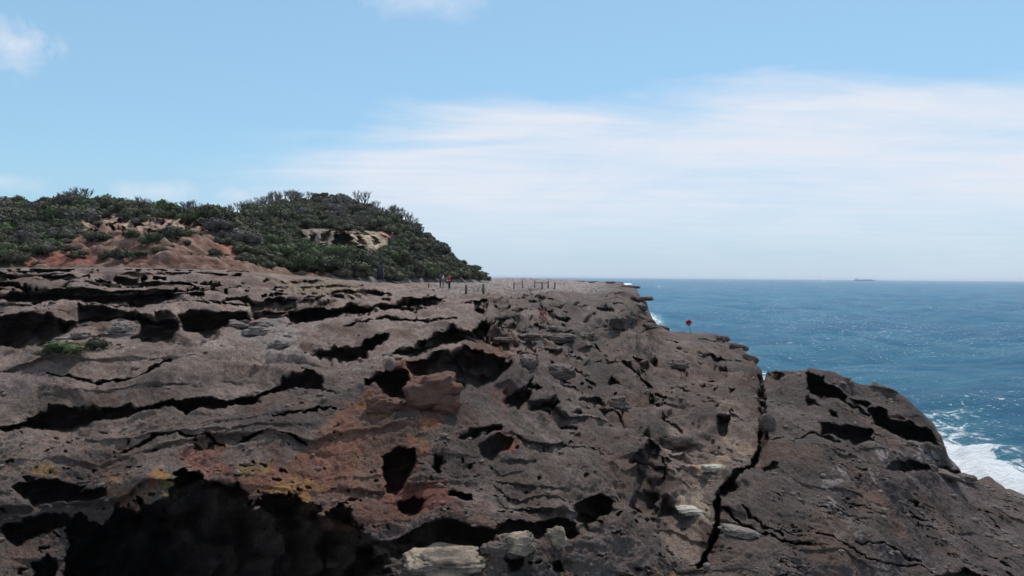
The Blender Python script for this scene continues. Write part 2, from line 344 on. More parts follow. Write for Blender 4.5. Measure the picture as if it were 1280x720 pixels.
# thin dark bedding cracks in the stacked ledges on the left
def band(x0, x1, x2, x3, y0, y1, y2, y3):
    return sst(x0, x1, PX)*sst(x3, x2, PX)*sst(y0, y1, PY)*sst(y3, y2, PY)
st = fbm(n2(PX/75+.15*wx, (PY-PX*.008)/3.6, 4.4), 2).reshape(PX.shape)
mst = band(-400, -300, 380, 470, 335.5, 338, 372, 386)
CARVE = np.maximum(CARVE, mst*2.6*sst(.16, .26, st))
stL = fbm(n2(PX/95+.12*wx, (PY+PX*.05+10*np.sin(PX/140))/6.5, 14.4), 2).reshape(PX.shape); stW = fbm(n2(PX/120, PY/60, 3.4), 2).reshape(PX.shape)
mL = band(-400, -300, 560, 680, 378, 400, 560, 640)
#CARVE = np.maximum(CARVE, mL*1.6*sst(.05, .01, np.abs(stL-.12))*sst(.1, .35, stW))
stM = fbm(n2((PX-.5*PY)/70, (PY+PX*.28)/9.0, 19.4), 2).reshape(PX.shape)
mM = band(560, 640, 930, 960, 372, 390, 620, 760)
#CARVE = np.maximum(CARVE, mM*1.3*sst(.06, .01, np.abs(stM-.1))*sst(.15, .4, stW))
stS = fbm(n2((PX+.3*PY)/110, (PY-PX*.42)/9.0, 29.4), 3).reshape(PX.shape)
mS = band(955, 980, 3000, 3001, 470, 500, 2000, 2001)
CARVE = np.maximum(CARVE, mS*.7*sst(.03, .0, np.abs(stS-.15))*sst(.05, .35, stW))
st2 = fbm(n2(PX/60, (PY+PX*.03)/7.0, 8.4), 3).reshape(PX.shape)
mst2 = band(300, 420, 560, 640, 352, 358, 374, 384)+.8*band(620, 640, 660, 700, 384, 390, 420, 440)+band(-400, -300, 150, 260, 376, 380, 392, 398)
CARVE = np.maximum(CARVE, np.clip(mst2, 0, 1)*2.4*sst(.30, .42, st2))
# broken blocks and pockets in the middle
st3 = fbm(n2(PX/24+1.2*wy/8, (PY-.35*PX)/11.0, 2.4), 3).reshape(PX.shape)
mst3 = band(620, 660, 900, 950, 384, 396, 500, 560)
CARVE = np.maximum(CARVE, mst3*1.6*sst(.50, .66, st3))
st4 = fbm(n2(PX/30, PY/2.6, 12.4), 2).reshape(PX.shape)
CARVE = np.maximum(CARVE, band(560, 600, 770, 790, 354, 357, 384, 392)*2.5*sst(.30, .40, st4))
st5 = fbm(n2(PX/16, PY/9, 22.4), 3).reshape(PX.shape)
CARVE = np.maximum(CARVE, (band(-200, 0, 780, 830, 515, 560, 900, 950)+.5*band(640, 700, 900, 950, 480, 520, 700, 740))*.6*sst(.62, .8, st5))

# undercut bedding steps: each tread comes forward, breaks off at a lip and starts again behind it
def steps(H, A, slope, warp, ws, off, mask, duty=.0):
    global CARVE
    w1 = fbm(n2(PX/ws, PY/(ws*.55), off), 4).reshape(PX.shape); w2 = fbm(n2(PX/(ws*1.3), PY/(ws*.8), off+5), 2).reshape(PX.shape)
    ph = (PY+slope*PX)/H+warp*w1; f = ph-np.floor(ph)
    rid = fbm(n2(np.floor(ph)*13.7, PX/(ws*1.1), off+9), 2).reshape(PX.shape)
    g = np.where(f < .07, f/.07, 1-(f-.07)/.93)
    CARVE += A*g*np.clip(.22+2.0*rid+1.1*w2, 0, 1.5)*mask
LL = band(-400, -300, 560, 660, 372, 392, 700, 820)
LW = LL*(1-.72*sst(418, 440, PY))*(1-.85*band(340, 390, 600, 630, 376, 384, 430, 446))
steps(58, 1.6, .07, .36, 380, 3.3, LW)
steps(29, .6, .05, .45, 240, 23.3, LW)
steps(12, .22, .05, .4, 220, 6.1, LW)
MM = band(590, 660, 900, 950, 376, 392, 900, 990)*(1-band(735, 760, 900, 920, 405, 412, 436, 444))
steps(40, .8, -.28, .6, 190, 8.1, MM)
steps(15, .22, -.2, .7, 90, 11.1, MM)
SS = band(955, 985, 3000, 3001, 466, 490, 2000, 2001)
steps(64, .6, -.42, .5, 300, 13.3, SS); steps(21, .14, -.36, .6, 150, 15.3, SS)
steps(7, .8, .0, .35, 150, 17.3, band(-400, -300, 520, 600, 336, 340, 368, 385))
# the buttress whose right flank drops away, and the corner of the big undercut block
CARVE += 2.6*sst(-1.2, 1.6, WX-826-.06*(PY-600))*sst(905, 835, PX)*sst(540, 556, PY)*sst(690, 650, PY)
CARVE += 5.0*sst(-1., 1.2, WX-616.5)*sst(668, 622, PX)*sst(396, 401, PY)*sst(446, 432, PY)
P0 = unp(PX, PY, Dm)
def normals(P):
    du = np.gradient(P, axis=1); dv = np.gradient(P, axis=0)
    n = np.cross(dv, du); n /= np.linalg.norm(n, axis=2)[..., None]+1e-9
    s = np.sign(n[..., 2:3]); return n*np.where(s == 0, 1, s)
NRM = normals(P0)
ang = Dm*1.25/F
def amp(lam): return np.clip(lam/(3.5*ang), 0, 1)
Pf = P0.reshape(-1, 3)
def nz(lam, o=1, anis=1.0, off=0): return fbm(Pf*np.array([1, 1, anis])/lam+off, o).reshape(PX.shape)
smooth_slab = band(930, 975, 3000, 3001, 440, 470, 2000, 2001)
shelf = band(820, 845, 920, 940, 412, 416, 432, 440)
rough = (1-.45*smooth_slab-.75*shelf)*(1-.6*band(-400, -300, 560, 620, 330, 332, 372, 395))*np.clip(60/Dm, .1, 1)
mid = band(610, 660, 900, 940, 380, 400, 600, 660)
disp = (.70*nz(6.5, 2)+.36*nz(2.8, 2, 1.5, 44))*rough*(1-.5*LL*sst(580, 520, PY))+smooth_slab*(.30*nz(3.6, 2, 1, 67)+.10*nz(1.2, 3, 1, 66)+.10*np.abs(nz(2.2, 2, 1, 12)))
b1 = nz(1.9, 2, 1.4, 5.5); bil = np.abs(b1)*1.5-.4
disp += amp(1.9)*rough*(.14*b1+(.07+.14*mid)*bil*np.clip(.6+1.2*nz(3.5, 2, 1, 15), 0, 1.4))
b2 = nz(.75, 2, 1.6, 31.5)
disp += amp(.75)*rough*(.055+.035*mid)*(2*np.abs(b2)-.5)
disp += amp(.3)*(.050+.012*mid)*(np.abs(nz(.3, 2, 1.3, 3))*1.6-.5)
disp += amp(.12)*.022*nz(.13, 1, 1, 9)
disp *= np.clip((PY-ytop[None]+.5)/8, .12, 1)*np.clip(95/Dm, .15, 1)
# bedding: horizontal steps
zz = P0[..., 2]+.7*nz(5, 2, 0.5, 40)+.22*nz(1.5, 2, 1, 41)
def terr(z, h, k=.16):
    q = z/h; fr = q-np.floor(q); return h*(np.floor(q)+sst(.5-k, .5+k, fr))-z
tw = (band(-500, -400, 640, 760, 334, 340, 440, 540)*.75+.22)*(1-.8*smooth_slab)*(1-shelf)*np.clip((PY-ytop[None])/10, 0, 1)*np.clip(.75+nz(4, 2, 1, 90), .1, 1.3)
dz = terr(zz, .62)*tw*.75+terr(zz+.11, .21)*tw*.6*amp(.8)
P1 = P0+NRM*disp[..., None]; P1[..., 2] += dz
ray = unp(PX, PY, np.ones_like(PX))-CO
P2 = P1+ray*(CARVE*(.85+.3*nz(1.0, 2, 1, 77)))[..., None]

# ---- colours (iron stains, lichen, pale fresh breaks, painted cave shade)
def mixa(col, c, m): return col*(1-m[..., None])+np.array(c)*m[..., None]
col = np.zeros(PX.shape+(3,)); col[:] = (.150, .124, .112)
col = mixa(col, (.31, .255, .225), band(-500, -400, 560, 700, 330, 334, 425, 500))
col = mixa(col, (.31, .29, .285), band(-500, -400, 740, 790, 330, 332, 362, 374)*sst(520, 570, PX))
col = mixa(col, (.20, .165, .145), band(-500, -400, 400, 560, 470, 500, 560, 610))
col = mixa(col, (.122, .103, .096), smooth_slab)
nA = nz(2.5, 4, 1, 60); nB = nz(.8, 3, 1, 71)
def stain_or_shade(poly, c, soft=12, k=1.0, pad=40):
    global col
    msk = local(poly, pad); s = sdf_poly(poly, WX[msk]+wx[msk]*2, WY[msk]+wy[msk]*2)+nB[msk]*(9+soft*.6)+nA[msk]*soft*1.3
    mm = np.zeros(PX.shape); mm[msk] = .82*k*sst(-soft*.5, soft*.5, s); col = mixa(col, c, mm)
nC = nz(4.5, 4, .6, 160); nD = nz(3.2, 4, .5, 190)
col = mixa(col, (.078, .066, .063), .75*sst(.12, .45, nC)*(1-.7*band(-500, -400, 500, 640, 330, 334, 440, 500)))
col = mixa(col, (.155, .105, .082), .7*sst(.12, .45, nD))
col = mixa(col, (.26, .235, .22), .45*sst(.2, .5, -nC)*sst(-.1, .3, nB))
RUST = (.23, .095, .052)
stain_or_shade([(75, 668), (200, 655), (300, 650), (440, 668), (480, 700), (500, 840), (70, 840)], (.085, .07, .063), 30, .8)  # painted shade: rock colour darkened inside the overhang so it reads near black
stain_or_shade([(440, 505), (505, 500), (515, 530), (540, 560), (520, 640), (440, 640), (400, 625), (340, 620), (300, 612), (330, 590), (400, 555), (430, 540)], (.185, .095, .065), 26, .8)
stain_or_shade([(300, 590), (350, 585), (390, 545), (440, 530), (455, 555), (420, 590), (370, 615), (320, 608)], RUST, 14, .55)
stain_or_shade([(345, 612), (385, 592), (400, 604), (370, 620)], (.36, .22, .06), 6, .6); stain_or_shade([(302, 586), (335, 582), (338, 590), (305, 592)], (.34, .27, .10), 5, .6)
stain_or_shade([(245, 550), (275, 545), (278, 585), (255, 590), (230, 565)], (.23, .085, .055), 10, .8)
stain_or_shade([(203, 598), (222, 596), (224, 618), (208, 620)], (.38, .31, .05), 4, .8); stain_or_shade([(188, 600), (208, 592), (214, 604), (196, 612)], (.32, .14, .06), 5, .8)
stain_or_shade([(45, 585), (80, 582), (86, 594), (60, 598), (45, 594)], (.30, .19, .06), 6, .8)
stain_or_shade([(130, 590), (170, 590), (180, 630), (150, 640), (135, 620)], (.24, .14, .08), 8, .7)
stain_or_shade([(590, 430), (625, 428), (640, 450), (610, 455), (595, 442)], (.24, .10, .06), 8, .7)
stain_or_shade([(510, 455), (545, 465), (572, 490), (570, 510), (500, 520), (455, 500), (470, 490), (505, 500)], (.24, .10, .065), 10, .85)
stain_or_shade([(455, 500), (500, 500), (510, 518), (470, 525)], (.30, .17, .08), 8, .6)
stain_or_shade([(500, 540), (530, 530), (535, 555), (515, 560)], (.33, .17, .07), 7, .6); stain_or_shade([(500, 610), (560, 600), (560, 630), (500, 632)], (.22, .07, .05), 8, .8)
stain_or_shade([(625, 535), (645, 540), (640, 556), (625, 552)], (.26, .09, .06), 5, .7)
stain_or_shade([(620, 480), (640, 475), (632, 510), (615, 500)], (.22, .09, .07), 6, .5)
stain_or_shade([(295, 428), (300, 405), (345, 398), (375, 430), (385, 450), (330, 440), (280, 436)], (.33, .32, .315), 10, .8)
stain_or_shade([(140, 400), (170, 400), (165, 430), (130, 425)], (.30, .28, .29), 8, .6)
stain_or_shade([(350, 352), (440, 350), (440, 362), (370, 367)], (.27, .23, .12), 10, .7)
stain_or_shade([(850, 540), (940, 525), (948, 570), (900, 620), (880, 690), (845, 700), (835, 600)], (.25, .21, .18), 20, .9)
stain_or_shade([(900, 565), (912, 560), (915, 585), (885, 592), (870, 585)], (.42, .32, .215), 8, .85); stain_or_shade([(912, 548), (945, 546), (948, 558), (915, 558)], (.36, .29, .22), 6, .8)
stain_or_shade([(848, 635), (870, 625), (888, 630), (885, 648), (850, 646)], (.42, .36, .275), 5, .9)
stain_or_shade([(830, 700), (870, 695), (880, 725), (830, 730)], (.30, .18, .07), 10, .5)
for (sx, sy, sw) in ((1095, 572, 7), (1098, 566, 5), (1151, 573, 6), (1096, 591, 6), (1110, 604, 9), (1040, 598, 8), (1040, 624, 5), (1118, 581, 4), (1190, 582, 4)):
    stain_or_shade([(sx-sw, sy), (sx, sy-sw*.5), (sx+sw, sy), (sx, sy+sw*.5)], (.42, .41, .42), 4, .7)
stain_or_shade([(1180, 620), (1280, 650), (1300, 720), (1180, 720), (1165, 660)], (.16, .14, .145), 30, .7)
stain_or_shade([(0, 440), (130, 436), (330, 440), (300, 480), (0, 500)], (.30, .25, .22), 24, .7)
stain_or_shade([(0, 470), (60, 468), (70, 490), (0, 495)], (.19, .16, .19), 12, .5)
# cream / brown mottling everywhere
col *= (1+.30*nA+.18*nB)[..., None]
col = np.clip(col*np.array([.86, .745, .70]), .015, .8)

# ---- skirts: the rock goes on behind its crest, and down under the frame
V = [P2]; CL = [col]
top = P2[0]; outd = (top-CO)[:, :2]; outd /= np.linalg.norm(outd, axis=1)[:, None]
drop = sst(600, 640, xs)
rows = []
for k, (a, b_) in enumerate([(.5, .12), (1.2, .5), (2.2, 1.5), (3.2, 3.2), (4.5, 5.5), (6, 8.5), (8, 12.0), (10, 17.0), (12, 24.0)]):
    q = top.copy(); wob = fbm(top/1.5+k*3.3, 3)
    q[:, :2] += outd*(a*(1+.3*wob)*(1.3+1.2*sst(950, 965, xs)))[:, None]
    q[:, 2] = np.maximum(q[:, 2]-b_*drop-(1-drop)*.06*b_+wob*.25*drop*min(1, a), -5)
    rows.append(q)
TOPS = np.stack(rows[::-1]); bot = P2[-1]; rb = []
for a, b_ in [(.3, 1.2), (.8, 3), (1.2, 6), (1.5, 16)]:
    q = bot.copy(); q[:, 1] -= a; q[:, 2] -= b_; rb.append(q)
ALL = np.concatenate([TOPS, P2, np.stack(rb)], 0)
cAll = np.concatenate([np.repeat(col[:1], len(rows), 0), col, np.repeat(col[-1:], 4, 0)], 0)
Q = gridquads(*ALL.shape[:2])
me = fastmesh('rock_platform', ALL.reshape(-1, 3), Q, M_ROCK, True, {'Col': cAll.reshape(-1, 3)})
rock = bpy.data.objects.new('rock_platform', me); C.objects.link(rock); tag(rock, 'weathered brown sandstone rock platform ending in a rough cliff above the sea', 'rock platform', kind='structure')

SPX, SPY, SPD = proj(P2.reshape(-1, 3))
def surf(px, py, rad=2.2):
    """point of the rock surface seen around (px, py)"""
    for rr in (rad, 4, 8, 16):
        k = np.where((np.abs(SPX-px) < rr) & (np.abs(SPY-py) < rr))[0]
        if len(k): break
    k = k[np.argsort(SPD[k])[:max(1, len(k)//2)]]
    P = P2.reshape(-1, 3)[k]; return P[np.argmin((SPX[k]-px)**2+(SPY[k]-py)**2)]

# ------------------------------------------------------------------ hill
HS = np.array([(-260, 262), (-60, 255), (0, 255), (40, 255), (75, 254), (110, 252), (125, 253), (150, 261), (200, 266), (230, 268), (270, 273), (290, 270), (330, 262), (345, 257), (370, 251),
 (400, 247), (440, 249), (470, 262), (500, 277), (530, 295), (555, 311), (580, 331), (600, 343), (612, 348.5)], float)
HB = [(-260, 340, 58), (-260, 262, 120), (0, 338, 57), (0, 255, 112), (0, 300, 74), (100, 338, 60), (100, 275, 84), (100, 253, 104), (200, 338, 61), (200, 272, 84), (200, 262, 100), (300, 342, 66), (300, 300, 86), (300, 262, 115),
 (400, 348, 84), (380, 320, 100), (385, 285, 116), (400, 247, 150), (480, 350, 98), (480, 320, 108), (480, 284, 122), (470, 262, 150), (520, 350, 115), (530, 295, 150), (565, 348, 142), (612, 348, 178), (600, 343, 178)]
hx = np.arange(-260, 612.1, 1.6); hn = 170
hyt = np.interp(hx, HS[:, 0], HS[:, 1]); hyb = np.interp(hx, [-260, 300, 420, 520, 612], [341, 344, 350, 352, 352.5])
ht = np.linspace(0, 1, hn); HX = np.repeat(hx[None], hn, 0); HY = hyt[None]+(hyb-hyt)[None]*ht[:, None]
fh = tps(HB); 
def hill_D(px, py): return 1/np.clip(fh(np.asarray(px, float), np.asarray(py, float)), 1/230., 1/52.)
HD = hill_D(HX, HY)
HP = unp(HX, HY, HD)
hf = HP.reshape(-1, 3)
def band2(X, Y, x0, x1, x2, x3, y0, y1, y2, y3): return sst(x0, x1, X)*sst(x3, x2, X)*sst(y0, y1, Y)*sst(y3, y2, Y)
soilm = band2(HX, HY, 5, 90, 290, 350, 260, 270, 400, 401)
soilm = np.maximum(soilm, sst(8, -2, np.abs(HY-np.interp(HX, [0, 60, 300, 380, 430], [340, 334, 334, 345, 352])))*sst(440, 400, HX))
hcol = np.zeros(HX.shape+(3,)); hcol[:] = (.10, .085, .05)
nh = fbm(hf/5, 4).reshape(HX.shape); nh2 = fbm(hf/1.6+9, 3).reshape(HX.shape)
hcol = mixa(hcol, (.17, .155, .14), sst(400, 440, HX)*sst(9, 5, hyb[None]-HY))
hcol = mixa(hcol, (.155, .082, .062), np.clip(soilm+.4*nh*soilm, 0, 1))
hcol = mixa(hcol, (.24, .16, .125), np.clip(soilm*sst(.1, .5, nh2), 0, 1)*.6)
def hstain(poly, c, soft=6, k=1.):
    global hcol
    s = sdf_poly(poly, HX+nh*6, HY+nh2*3); hcol = mixa(hcol, c, k*sst(-soft*.5, soft*.5, s))
hstain([(40, 322), (110, 316), (120, 332), (30, 333)], (.26, .10, .07), 8, .7); hstain([(265, 296), (300, 298), (310, 330), (280, 320)], (.31, .12, .08), 8, .7)
hdisp = .35*nh+.35*nh2*(.4+soilm)+soilm*.5*np.abs(fbm(hf/2.4+5, 3)).reshape(HX.shape)
# ledges of broken stone on the red bank
stl = fbm(n2(HX/22, HY/4.5, 6.6), 3).reshape(HX.shape)
lm = band2(HX, HY, 90, 105, 235, 262, 270, 274, 292, 300)*sst(.15, .3, stl)
hcar = lm*2.2
hcol = mixa(hcol, (.45, .33, .25), band2(HX, HY, 95, 105, 240, 262, 270, 273, 288, 296)*sst(.0, .25, -stl)*.7)
# sandstone outcrop with a dark hollow
OUT = [(374, 288), (392, 284), (420, 288), (445, 290), (470, 291), (490, 293), (492, 302), (478, 312), (455, 317), (430, 314), (415, 308), (392, 305), (374, 303)]
so = sdf_poly(OUT, HX+nh*6, HY+nh2*4)
om = sst(-2, 1.5, so)
hcol = mixa(hcol, (.20, .155, .12), om)
hstain([(438, 293), (470, 291), (484, 300), (480, 311), (452, 311), (440, 304)], (.47, .35, .235), 3, .9)
hstain([(383, 292), (400, 286), (412, 290), (408, 304), (385, 303)], (.33, .25, .2), 4, .7)
hstain([(468, 282), (492, 288), (502, 296), (486, 300), (476, 292)], (.42, .24, .17), 4, .8); hstain([(404, 278), (428, 284), (440, 290), (420, 290)], (.28, .15, .11), 4, .7)
hstain([(448, 268), (462, 270), (458, 276)], (.4, .25, .2), 4, .7)
hcol *= (1+.25*nh2)[..., None]
# the outcrop is a near-vertical face standing proud of the slope
foot = np.where(om > 0, hill_D(HX, np.clip(HY, 0, 400)*0+np.clip(np.interp(HX, [370, 495], [306, 314]), 0, 400)), HD)
HD2 = HD*(1-om)+(foot+.35*(HD-foot)+.8*fbm(n2(HX/5, HY/14, 2.2), 3).reshape(HX.shape))*om
hol = [([(418, 291), (436, 290), (438, 300), (446, 306), (458, 312), (456, 317), (430, 314), (419, 307)], 6), ([(444, 295), (449, 294), (458, 306), (454, 309), (448, 303)], 2.5), ([(464, 299), (468, 296), (474, 306), (469, 308)], 2), ([(372, 290), (379, 286), (381, 297), (376, 302)], 3), ([(389, 294), (396, 291), (392, 304), (386, 302)], 2.0), ([(402, 296), (412, 290), (414, 298), (406, 303)], 2.0)]
for poly, r in hol: hcar = np.maximum(hcar, r*sst(-.8, 1.2, sdf_poly(poly, HX+nh*5, HY+nh2*4)))
HP = unp(HX, HY, HD2+hcar); HP[..., 2] += hdisp*(1-om)
ht_ = HP[0]; hb_ = HP[-1]; ho = (ht_-CO)[:, :2]; ho /= np.linalg.norm(ho, axis=1)[:, None]
rows = []
for a, b_ in [(3, .2), (8, 1.0), (18, 3.5), (35, 8), (60, 18), (80, 35)]:
    q = ht_.copy(); q[:, :2] += ho*a; q[:, 2] = np.maximum(q[:, 2]-b_, -4); rows.append(q)
q = hb_.copy(); q[:, :2] -= ho*2; q[:, 2] -= 2.5
HA = np.concatenate([np.stack(rows[::-1]), HP, q[None]], 0)
HC = np.concatenate([np.repeat(hcol[:1], 6, 0), hcol, hcol[-1:]], 0)
me = fastmesh('hill', HA.reshape(-1, 3), gridquads(*HA.shape[:2]), M_SOIL, True, {'Col': np.clip(HC, .02, .8).reshape(-1, 3)})
hill = bpy.data.objects.new('hill', me); C.objects.link(hill); tag(hill, 'headland hill of red soil under low coastal scrub', 'hill', kind='structure')
def hpt(px, py):
    j = int(np.clip(round((px+260)/1.6), 0, len(hx)-1)); i = int(np.clip(round((py-hyt[j])/max(1e-3, hyb[j]-hyt[j])*(hn-1)), 0, hn-1))
    return HP[i, j]

# ------------------------------------------------------------------ sea
def sea():
    az = np.radians(np.linspace(-62, 66, 760)); dd = [16.0]
    while dd[-1] < 9000: dd.append(dd[-1]*1.0092)
    dd = np.array(dd+[14000, 22000, 30000.]); A, Dd = np.meshgrid(az, dd)
    X = Dd*np.sin(A); Y = Dd*np.cos(A); Z = np.zeros_like(X)
    rs = np.random.RandomState(3); sp = np.maximum(Dd*.0092, Dd*(az[1]-az[0]))
    for k in range(46):
        lam = 1.6*(1.085**k); th = R(-62)+rs.normal()*.55   # swell comes in from ahead right
        amp_ = .013*lam**.95*(1 if lam < 25 else .6)
        ph = rs.rand()*6.28; w = np.clip((lam/sp-2.2)/2, 0, 1)
        c = np.sin(2*np.pi/lam*(X*math.cos(th)+Y*math.sin(th))+ph)
        Z += w*amp_*c
    # churned water below the rocks
    px, py, dz = proj(np.stack([X, Y, Z], -1).reshape(-1, 3)); px = px.reshape(X.shape); py = py.reshape(X.shape)
    fm = np.full(X.shape, -99.)
    def blob(poly, X0, Y0):
        k = np.array([list(unp(a, b, 16.0*F/(b-(346+.008*(a-640)))))[:2] for a, b in poly])
        return sdf_poly(k, X0, Y0)
    X0, Y0 = X, Y
    near = Dd < 900
    f1 = np.full(X.shape, -99.); f1[near] = blob([(1110, 530), (1150, 518), (1200, 512), (1225, 522), (1240, 545), (1285, 560), (1420, 600), (1600, 700), (1300, 900), (1000, 800), (1080, 600)], X[near], Y[near])
    f2 = np.full(X.shape, -99.); f2[near] = blob([(1140, 556), (1190, 552), (1225, 562), (1270, 585), (1420, 625), (1600, 740), (1300, 900), (1000, 800), (1090, 620)], X[near], Y[near])
    f3 = np.full(X.shape, -99.); f3[near] = blob([(800, 392), (822, 393), (832, 401), (842, 410), (838, 422), (800, 420)], X[near], Y[near])
    f4 = np.full(X.shape, -99.); f4[near] = blob([(952, 466), (959, 466), (959, 488), (952, 488)], X[near], Y[near])
    f5 = np.full(X.shape, -99.); mm = Dd < 4000; f5[mm] = blob([(770, 354.6), (786, 354.4), (788, 355.8), (770, 356.2)], X[mm], Y[mm])
    foam = np.maximum.reduce([.72*sst(-9, 10, f1), 2.2*sst(-3, 2.0, f2), .62*sst(-6, 6, f3), .9*sst(-2, 2, f4), 1.6*sst(-12, 5, f5)])
    P = np.stack([X, Y, Z], -1).reshape(-1, 3)
    Z += foam*.25*fbm(np.stack([X, Y, X*0], -1).reshape(-1, 3)/1.7, 3).reshape(X.shape)*near
    P = np.stack([X, Y, Z], -1)
    M, nt, b = newmat('sea_water', .12, .5)
    b.inputs['IOR'].default_value = 1.33
    g = nt.nodes.new('ShaderNodeNewGeometry').outputs['Position']
    at = N(nt, 'ShaderNodeAttribute', attribute_name='Foam')
    sepf = nt.nodes.new('ShaderNodeSeparateColor'); L(nt, at.outputs['Color'], sepf.inputs[0]); fo = sepf.outputs[0]
    mp = N(nt, 'ShaderNodeMapping'); mp.inputs['Rotation'].default_value = (0, 0, R(-28)); mp.inputs['Scale'].default_value = (1, 2.4, 1); L(nt, g, mp.inputs['Vector'])
    big = noiset(nt, mp.outputs[0], .018, 3, .5); med = noiset(nt, mp.outputs[0], .11, 4, .6)
    col = mixc(nt, ramp(nt, big, .38, .62), (.046, .135, .238), (.068, .192, .285))
    col = mixc(nt, math_(nt, 'MULTIPLY', ramp(nt, med, .45, .75), .5), col, (.085, .22, .30))
    fn = noiset(nt, g, .55, 7, .68, 1.2)
    fmask = ramp(nt, math_(nt, 'ADD', fo, math_(nt, 'MULTIPLY', math_(nt, 'SUBTRACT', fn, .5), 1.9)), .47, .72)
    cap_glint = math_(nt, 'MAXIMUM', ramp(nt, noiset(nt, mp.outputs[0], .42, 5, .62, .6), .635, .68), ramp(nt, noiset(nt, mp.outputs[0], 1.1, 3, .6, .3), .64, .68))  # white specks: small whitecaps, plus sun glints painted into the water colour
    gust = ramp(nt, noiset(nt, g, .012, 3, .6), .35, .6)
    cap_glint = math_(nt, 'MULTIPLY', math_(nt, 'MULTIPLY', cap_glint, gust), .75)
    aq = math_(nt, 'MULTIPLY', ramp(nt, fo, .1, .8), .7)
    col = mixc(nt, aq, col, (.10, .30, .34))
    white = math_(nt, 'MAXIMUM', fmask, cap_glint)
    col = mixc(nt, white, col, (.93, .94, .95))
    bu = N(nt, 'ShaderNodeBump'); bu.inputs['Strength'].default_value = 1.0; bu.inputs['Distance'].default_value = 1.8
    h = math_(nt, 'ADD', noiset(nt, mp.outputs[0], .7, 8, .75), math_(nt, 'MULTIPLY', noiset(nt, mp.outputs[0], .09, 4, .6), 1.6))
    L(nt, h, bu.inputs['Height'])
    nt.nodes.remove(b)
    df = nt.nodes.new('ShaderNodeBsdfDiffuse'); gl = nt.nodes.new('ShaderNodeBsdfGlossy'); gl.inputs['Roughness'].default_value = .07
    L(nt, col, df.inputs['Color']); bu2 = N(nt, 'ShaderNodeBump'); bu2.inputs['Strength'].default_value = 1.0; bu2.inputs['Distance'].default_value = .7; L(nt, h, bu2.inputs['Height']); L(nt, bu2.outputs[0], df.inputs['Normal']); L(nt, bu.outputs[0], gl.inputs['Normal'])
    fr = nt.nodes.new('ShaderNodeFresnel'); fr.inputs['IOR'].default_value = 1.33; L(nt, bu.outputs[0], fr.inputs['Normal'])
    fac = math_(nt, 'MULTIPLY', math_(nt, 'MINIMUM', fr.outputs[0], .30), math_(nt, 'SUBTRACT', 1.0, white))
    mx = nt.nodes.new('ShaderNodeMixShader'); L(nt, fac, mx.inputs[0]); L(nt, df.outputs[0], mx.inputs[1]); L(nt, gl.outputs[0], mx.inputs[2])
    L(nt, mx.outputs[0], nt.nodes['Material Output'].inputs['Surface'])
    me = fastmesh('sea', P.reshape(-1, 3), gridquads(*X.shape), M, True, {'Foam': foam.ravel()})
    if me.polygons[0].normal.z < 0: me.flip_normals()
    o = bpy.data.objects.new('sea', me); C.objects.link(o); tag(o, 'choppy blue sea with white foam against the rocks', 'sea', kind='structure')
sea()

# ------------------------------------------------------------------ vegetation
def leaf_mat(name, c, c2):
    M, nt, b = newmat(name, .9, .05)
    oi = nt.nodes.new('ShaderNodeObjectInfo'); g = nt.nodes.new('ShaderNodeNewGeometry')
    f = math_(nt, 'ADD', math_(nt, 'MULTIPLY', oi.outputs['Random'], .6), math_(nt, 'MULTIPLY', g.outputs['Random Per Island'], .4))
    col = mixc(nt, f, c, c2)
    v = math_(nt, 'ADD', math_(nt, 'MULTIPLY', ramp(nt, noiset(nt, g.outputs['Position'], .5, 3), .3, .7), .7), .65)
    hsv = nt.nodes.new('ShaderNodeHueSaturation'); L(nt, col, hsv.inputs['Color']); L(nt, v, hsv.inputs['Value'])
    L(nt, hsv.outputs[0], b.inputs['Base Color'])
    return M
M_LEAF = leaf_mat('scrub_leaves', (.062, .064, .040), (.125, .120, .082))
M_LEAFG = leaf_mat('green_leaves', (.060, .074, .036), (.108, .122, .062))
M_LEAFD = leaf_mat('grey_leaves', (.085, .075, .066), (.15, .13, .118))
M_TWIG = flat('bare_twigs', (.16, .13, .115), .9)
